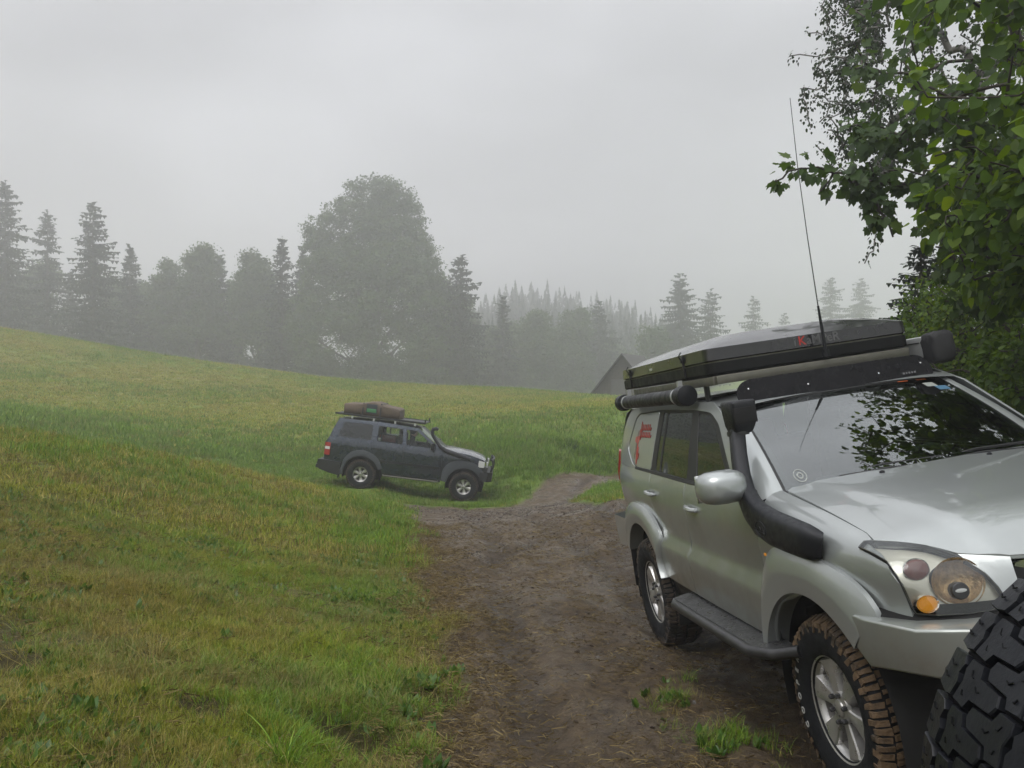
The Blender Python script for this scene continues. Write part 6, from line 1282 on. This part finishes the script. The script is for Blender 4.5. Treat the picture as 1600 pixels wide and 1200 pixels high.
# middle distance
x, y = wedge(60000, 9.5, 34, -37, 24); s = trackmask(x, y); r = np.hypot(x,y); keep = g.random(len(x)) < dens(x, y, s)*np.clip(1.3-r/34, .3, 1)*np.clip((r-9.5)/1.5, .2, 1); x, y, s = x[keep], y[keep], s[keep]; keep = np.min([((x-a)/.5)**2+((y-23.8)/.5)**2 for a in (-1.33,-4.16)],0) > 1; x, y, s = x[keep], y[keep], s[keep]
lush = np.clip(.12+.9*np.exp(-((y-28.5)/5.5)**2)+.5*vn(x,y,3,43)+.5*np.exp(-((s+.5)/.6)**2), .03, .95); dry = np.clip(.14-.6*vn(x,y,1.6,44), .02, .4)*(1-lush); pr = np.stack([1-lush-dry,lush,dry],1).clip(.01); pr /= pr.sum(1, keepdims=True)
bankw = np.exp(-((y-29)/2.5)**2)*np.clip((x+2)/3,0,1)
spread('middle_grass', KIT['b_mid'], x, y, -.006, picks(len(x), [(0,4),(4,3),(7,1)], pr), g.uniform(.7,1.3,len(x))*(1+1.3*bankw), .2, 'green grass of the hollow round the dark car', 'grass')
x, y = wedge(42000, 30, 84, -35, 16); s = trackmask(x, y); keep = (s < -.3); x, y = x[keep], y[keep]; lush = np.clip(.1+.9*np.exp(-((y-31)/7)**2)+.6*vn(x,y,6,46), .03, .9)
spread('far_grass', KIT['c_far'], x, y, -.02, picks(len(x), [(0,3),(3,3)], np.stack([1-lush,lush],1)), g.uniform(.6,1.2,len(x)), .1, 'mown grass of the meadow rising to the crest', 'grass')
# rank weeds on the bank behind the bend
kit('f_weed', [rosette('wd%02d' % i, 26, .16, g, WL) for i in range(4)])
x, y = wedge(9000, 23, 34, -3, 16); s = trackmask(x, y); keep = (s < -.35) & (g.random(len(x)) < np.exp(-((y-29)/2.3)**2)*np.clip(.02+1.2*vn(x,y,1.3,61),0,1)*np.clip((x-1.5)/2,0,1)); x, y = x[keep], y[keep]
spread('bank_weeds', KIT['f_weed'], x, y, .0, (g.random(len(x))*4).astype(int), g.uniform(.5,1.3,len(x)), .25, 'rank green weeds covering the bank behind the bend of the track', 'weeds')
# straw litter on slope and track
x, y = wedge(46000, 2.2, 15, -34, 24); s = trackmask(x, y); m = .14+.85*np.exp(-((s-.10)/.32)**2)+.5*np.clip(vn(x,y,.6,51),0,1); keep = g.random(len(x)) < m; x, y = x[keep], y[keep]
spread('straw_litter', KIT['d_straw'], x, y, .004, (g.random(len(x))*6).astype(int), g.uniform(.7,1.5,len(x)), .15, 'dry cut straw strewn on the mud and along the grass edge', 'straw')
kit('g_stalk', [clump('st%02d' % i, 3, .03, .26, .0010, DB, g, 2.2, 4) for i in range(5)])
x, y = wedge(900, 2.4, 7.5, -34, -4); s = trackmask(x, y); keep = (s < -.15) & (g.random(len(x)) < np.clip(.3+2*vn(x,y,.8,81),0,1)); x, y = x[keep], y[keep]
spread('dry_stalks', KIT['g_stalk'], x, y, .02, (g.random(len(x))*5).astype(int), g.uniform(.5,1.2,len(x)), .6, 'long dry stalks lying over the near grass', 'stalks')
# gravel and clods
x, y = wedge(60000, 2.3, 22, -16, 26); s = trackmask(x, y); r = np.hypot(x,y); keep = (s > -.05) & (g.random(len(x)) < np.clip(.35+1.6*vn(x,y,.8,52),.08,1)); x, y = x[keep], y[keep]
spread('gravel', KIT['e_stone'], x, y, .0, picks(len(x), [(0,4),(4,4)], np.tile([[.45,.55]],(len(x),1))), .008+.035*g.random(len(x))**4+.0006*np.hypot(x,y), .4, 'small stones and earth clods of the dirt track', 'gravel')
# single plants that stand out
def tuft(name, loc, label, n, L_, w, mat, seed, bend=.8, rad=.05, cat='plant'):
    q = np.random.default_rng(seed); V, F_, RV = [], [], []
    for i in range(n):
        r = rad*math.sqrt(q.random()); a = q.uniform(0,6.28); blade(V, F_, RV, r*math.cos(a), r*math.sin(a), a+q.normal()*.5, L_*q.uniform(.5,1.2), w*q.uniform(.7,1.2), q.uniform(.2,1.2)*bend, q.random(), 6)
    root = empty(name, loc=(*loc, gz(*loc)-.005)); tag(root, label, cat); me = fastmesh('blades', np.array(V), np.array(F_), 3); attr(me, 'rnd', np.array(RV)); link('blades', me, mat, root, True, None); return root
def dock(name, loc, label, n, size, seed):
    q = np.random.default_rng(seed); root = empty(name, loc=(*loc, gz(*loc)-.003)); tag(root, label, 'weed'); v, f = leaf_template('long')
    for i in range(n):
        a = q.uniform(0,6.28); el = q.uniform(.2,1.0); D = np.array([math.cos(a)*math.cos(el), math.sin(a)*math.cos(el), math.sin(el)]); X = np.array([-math.sin(a), math.cos(a), 0]); Z = np.cross(X, D); s = size*q.uniform(.6,1.2)
        V = [tuple((p[0]*X*1.5+p[1]*D+(p[2]-.3*p[1]**2)*Z)*s) for p in v]; me = fastmesh('leaf', np.array(V), f, 3); attr(me, 'rnd', np.full(len(v), q.random())); link('leaf', me, WL, root, True, None)
tuft('grass_tuft',(-.95,3.65),'long-bladed green grass tuft at the bottom of the slope',46,.24,.0042,LB,1,1.1)
tuft('dry_tuft',(-2.0,4.85),'dry straw-coloured grass tuft above a bare dark hole',70,.26,.0016,DB,2,1.0,.08)
tuft('grass_tuft',(1.22,3.72),'bright grass tuft in the mud before the front wheel',40,.11,.0026,LB,4,.9,.07)
dock('leafy_weed',(-.62,3.95),'broad-leaved green weed beside the long grass tuft',14,.11,5)
dock('leafy_weed',(-.35,3.75),'broad-leaved green weed at the bottom edge near the track',12,.10,6)
dock('leafy_weed',(1.0,4.25),'small leafy weed alone in the mud left of the front wheel',10,.06,7)
dock('leafy_weed',(-1.75,3.55),'broad-leaved green weed near the bottom left corner',12,.085,8)
# ------------------------------------------------------------------ mist
hz = bpy.data.materials.new('mist'); hz.use_nodes = True; t = hz.node_tree; t.nodes.clear()
o_ = t.nodes.new('ShaderNodeOutputMaterial'); pv = t.nodes.new('ShaderNodeVolumePrincipled'); pv.inputs['Color'].default_value = (.98,.968,1,1); pv.inputs['Density'].default_value = .0039; pv.inputs['Anisotropy'].default_value = .55
t.links.new(pv.outputs[0], o_.inputs['Volume'])
hb = MB().box((0,0,22),(860,860,80)).build('haze', hz, None, smooth=False); hb['kind'] = 'stuff'; tag(hb, 'thin grey morning mist hanging over the meadow', 'mist')
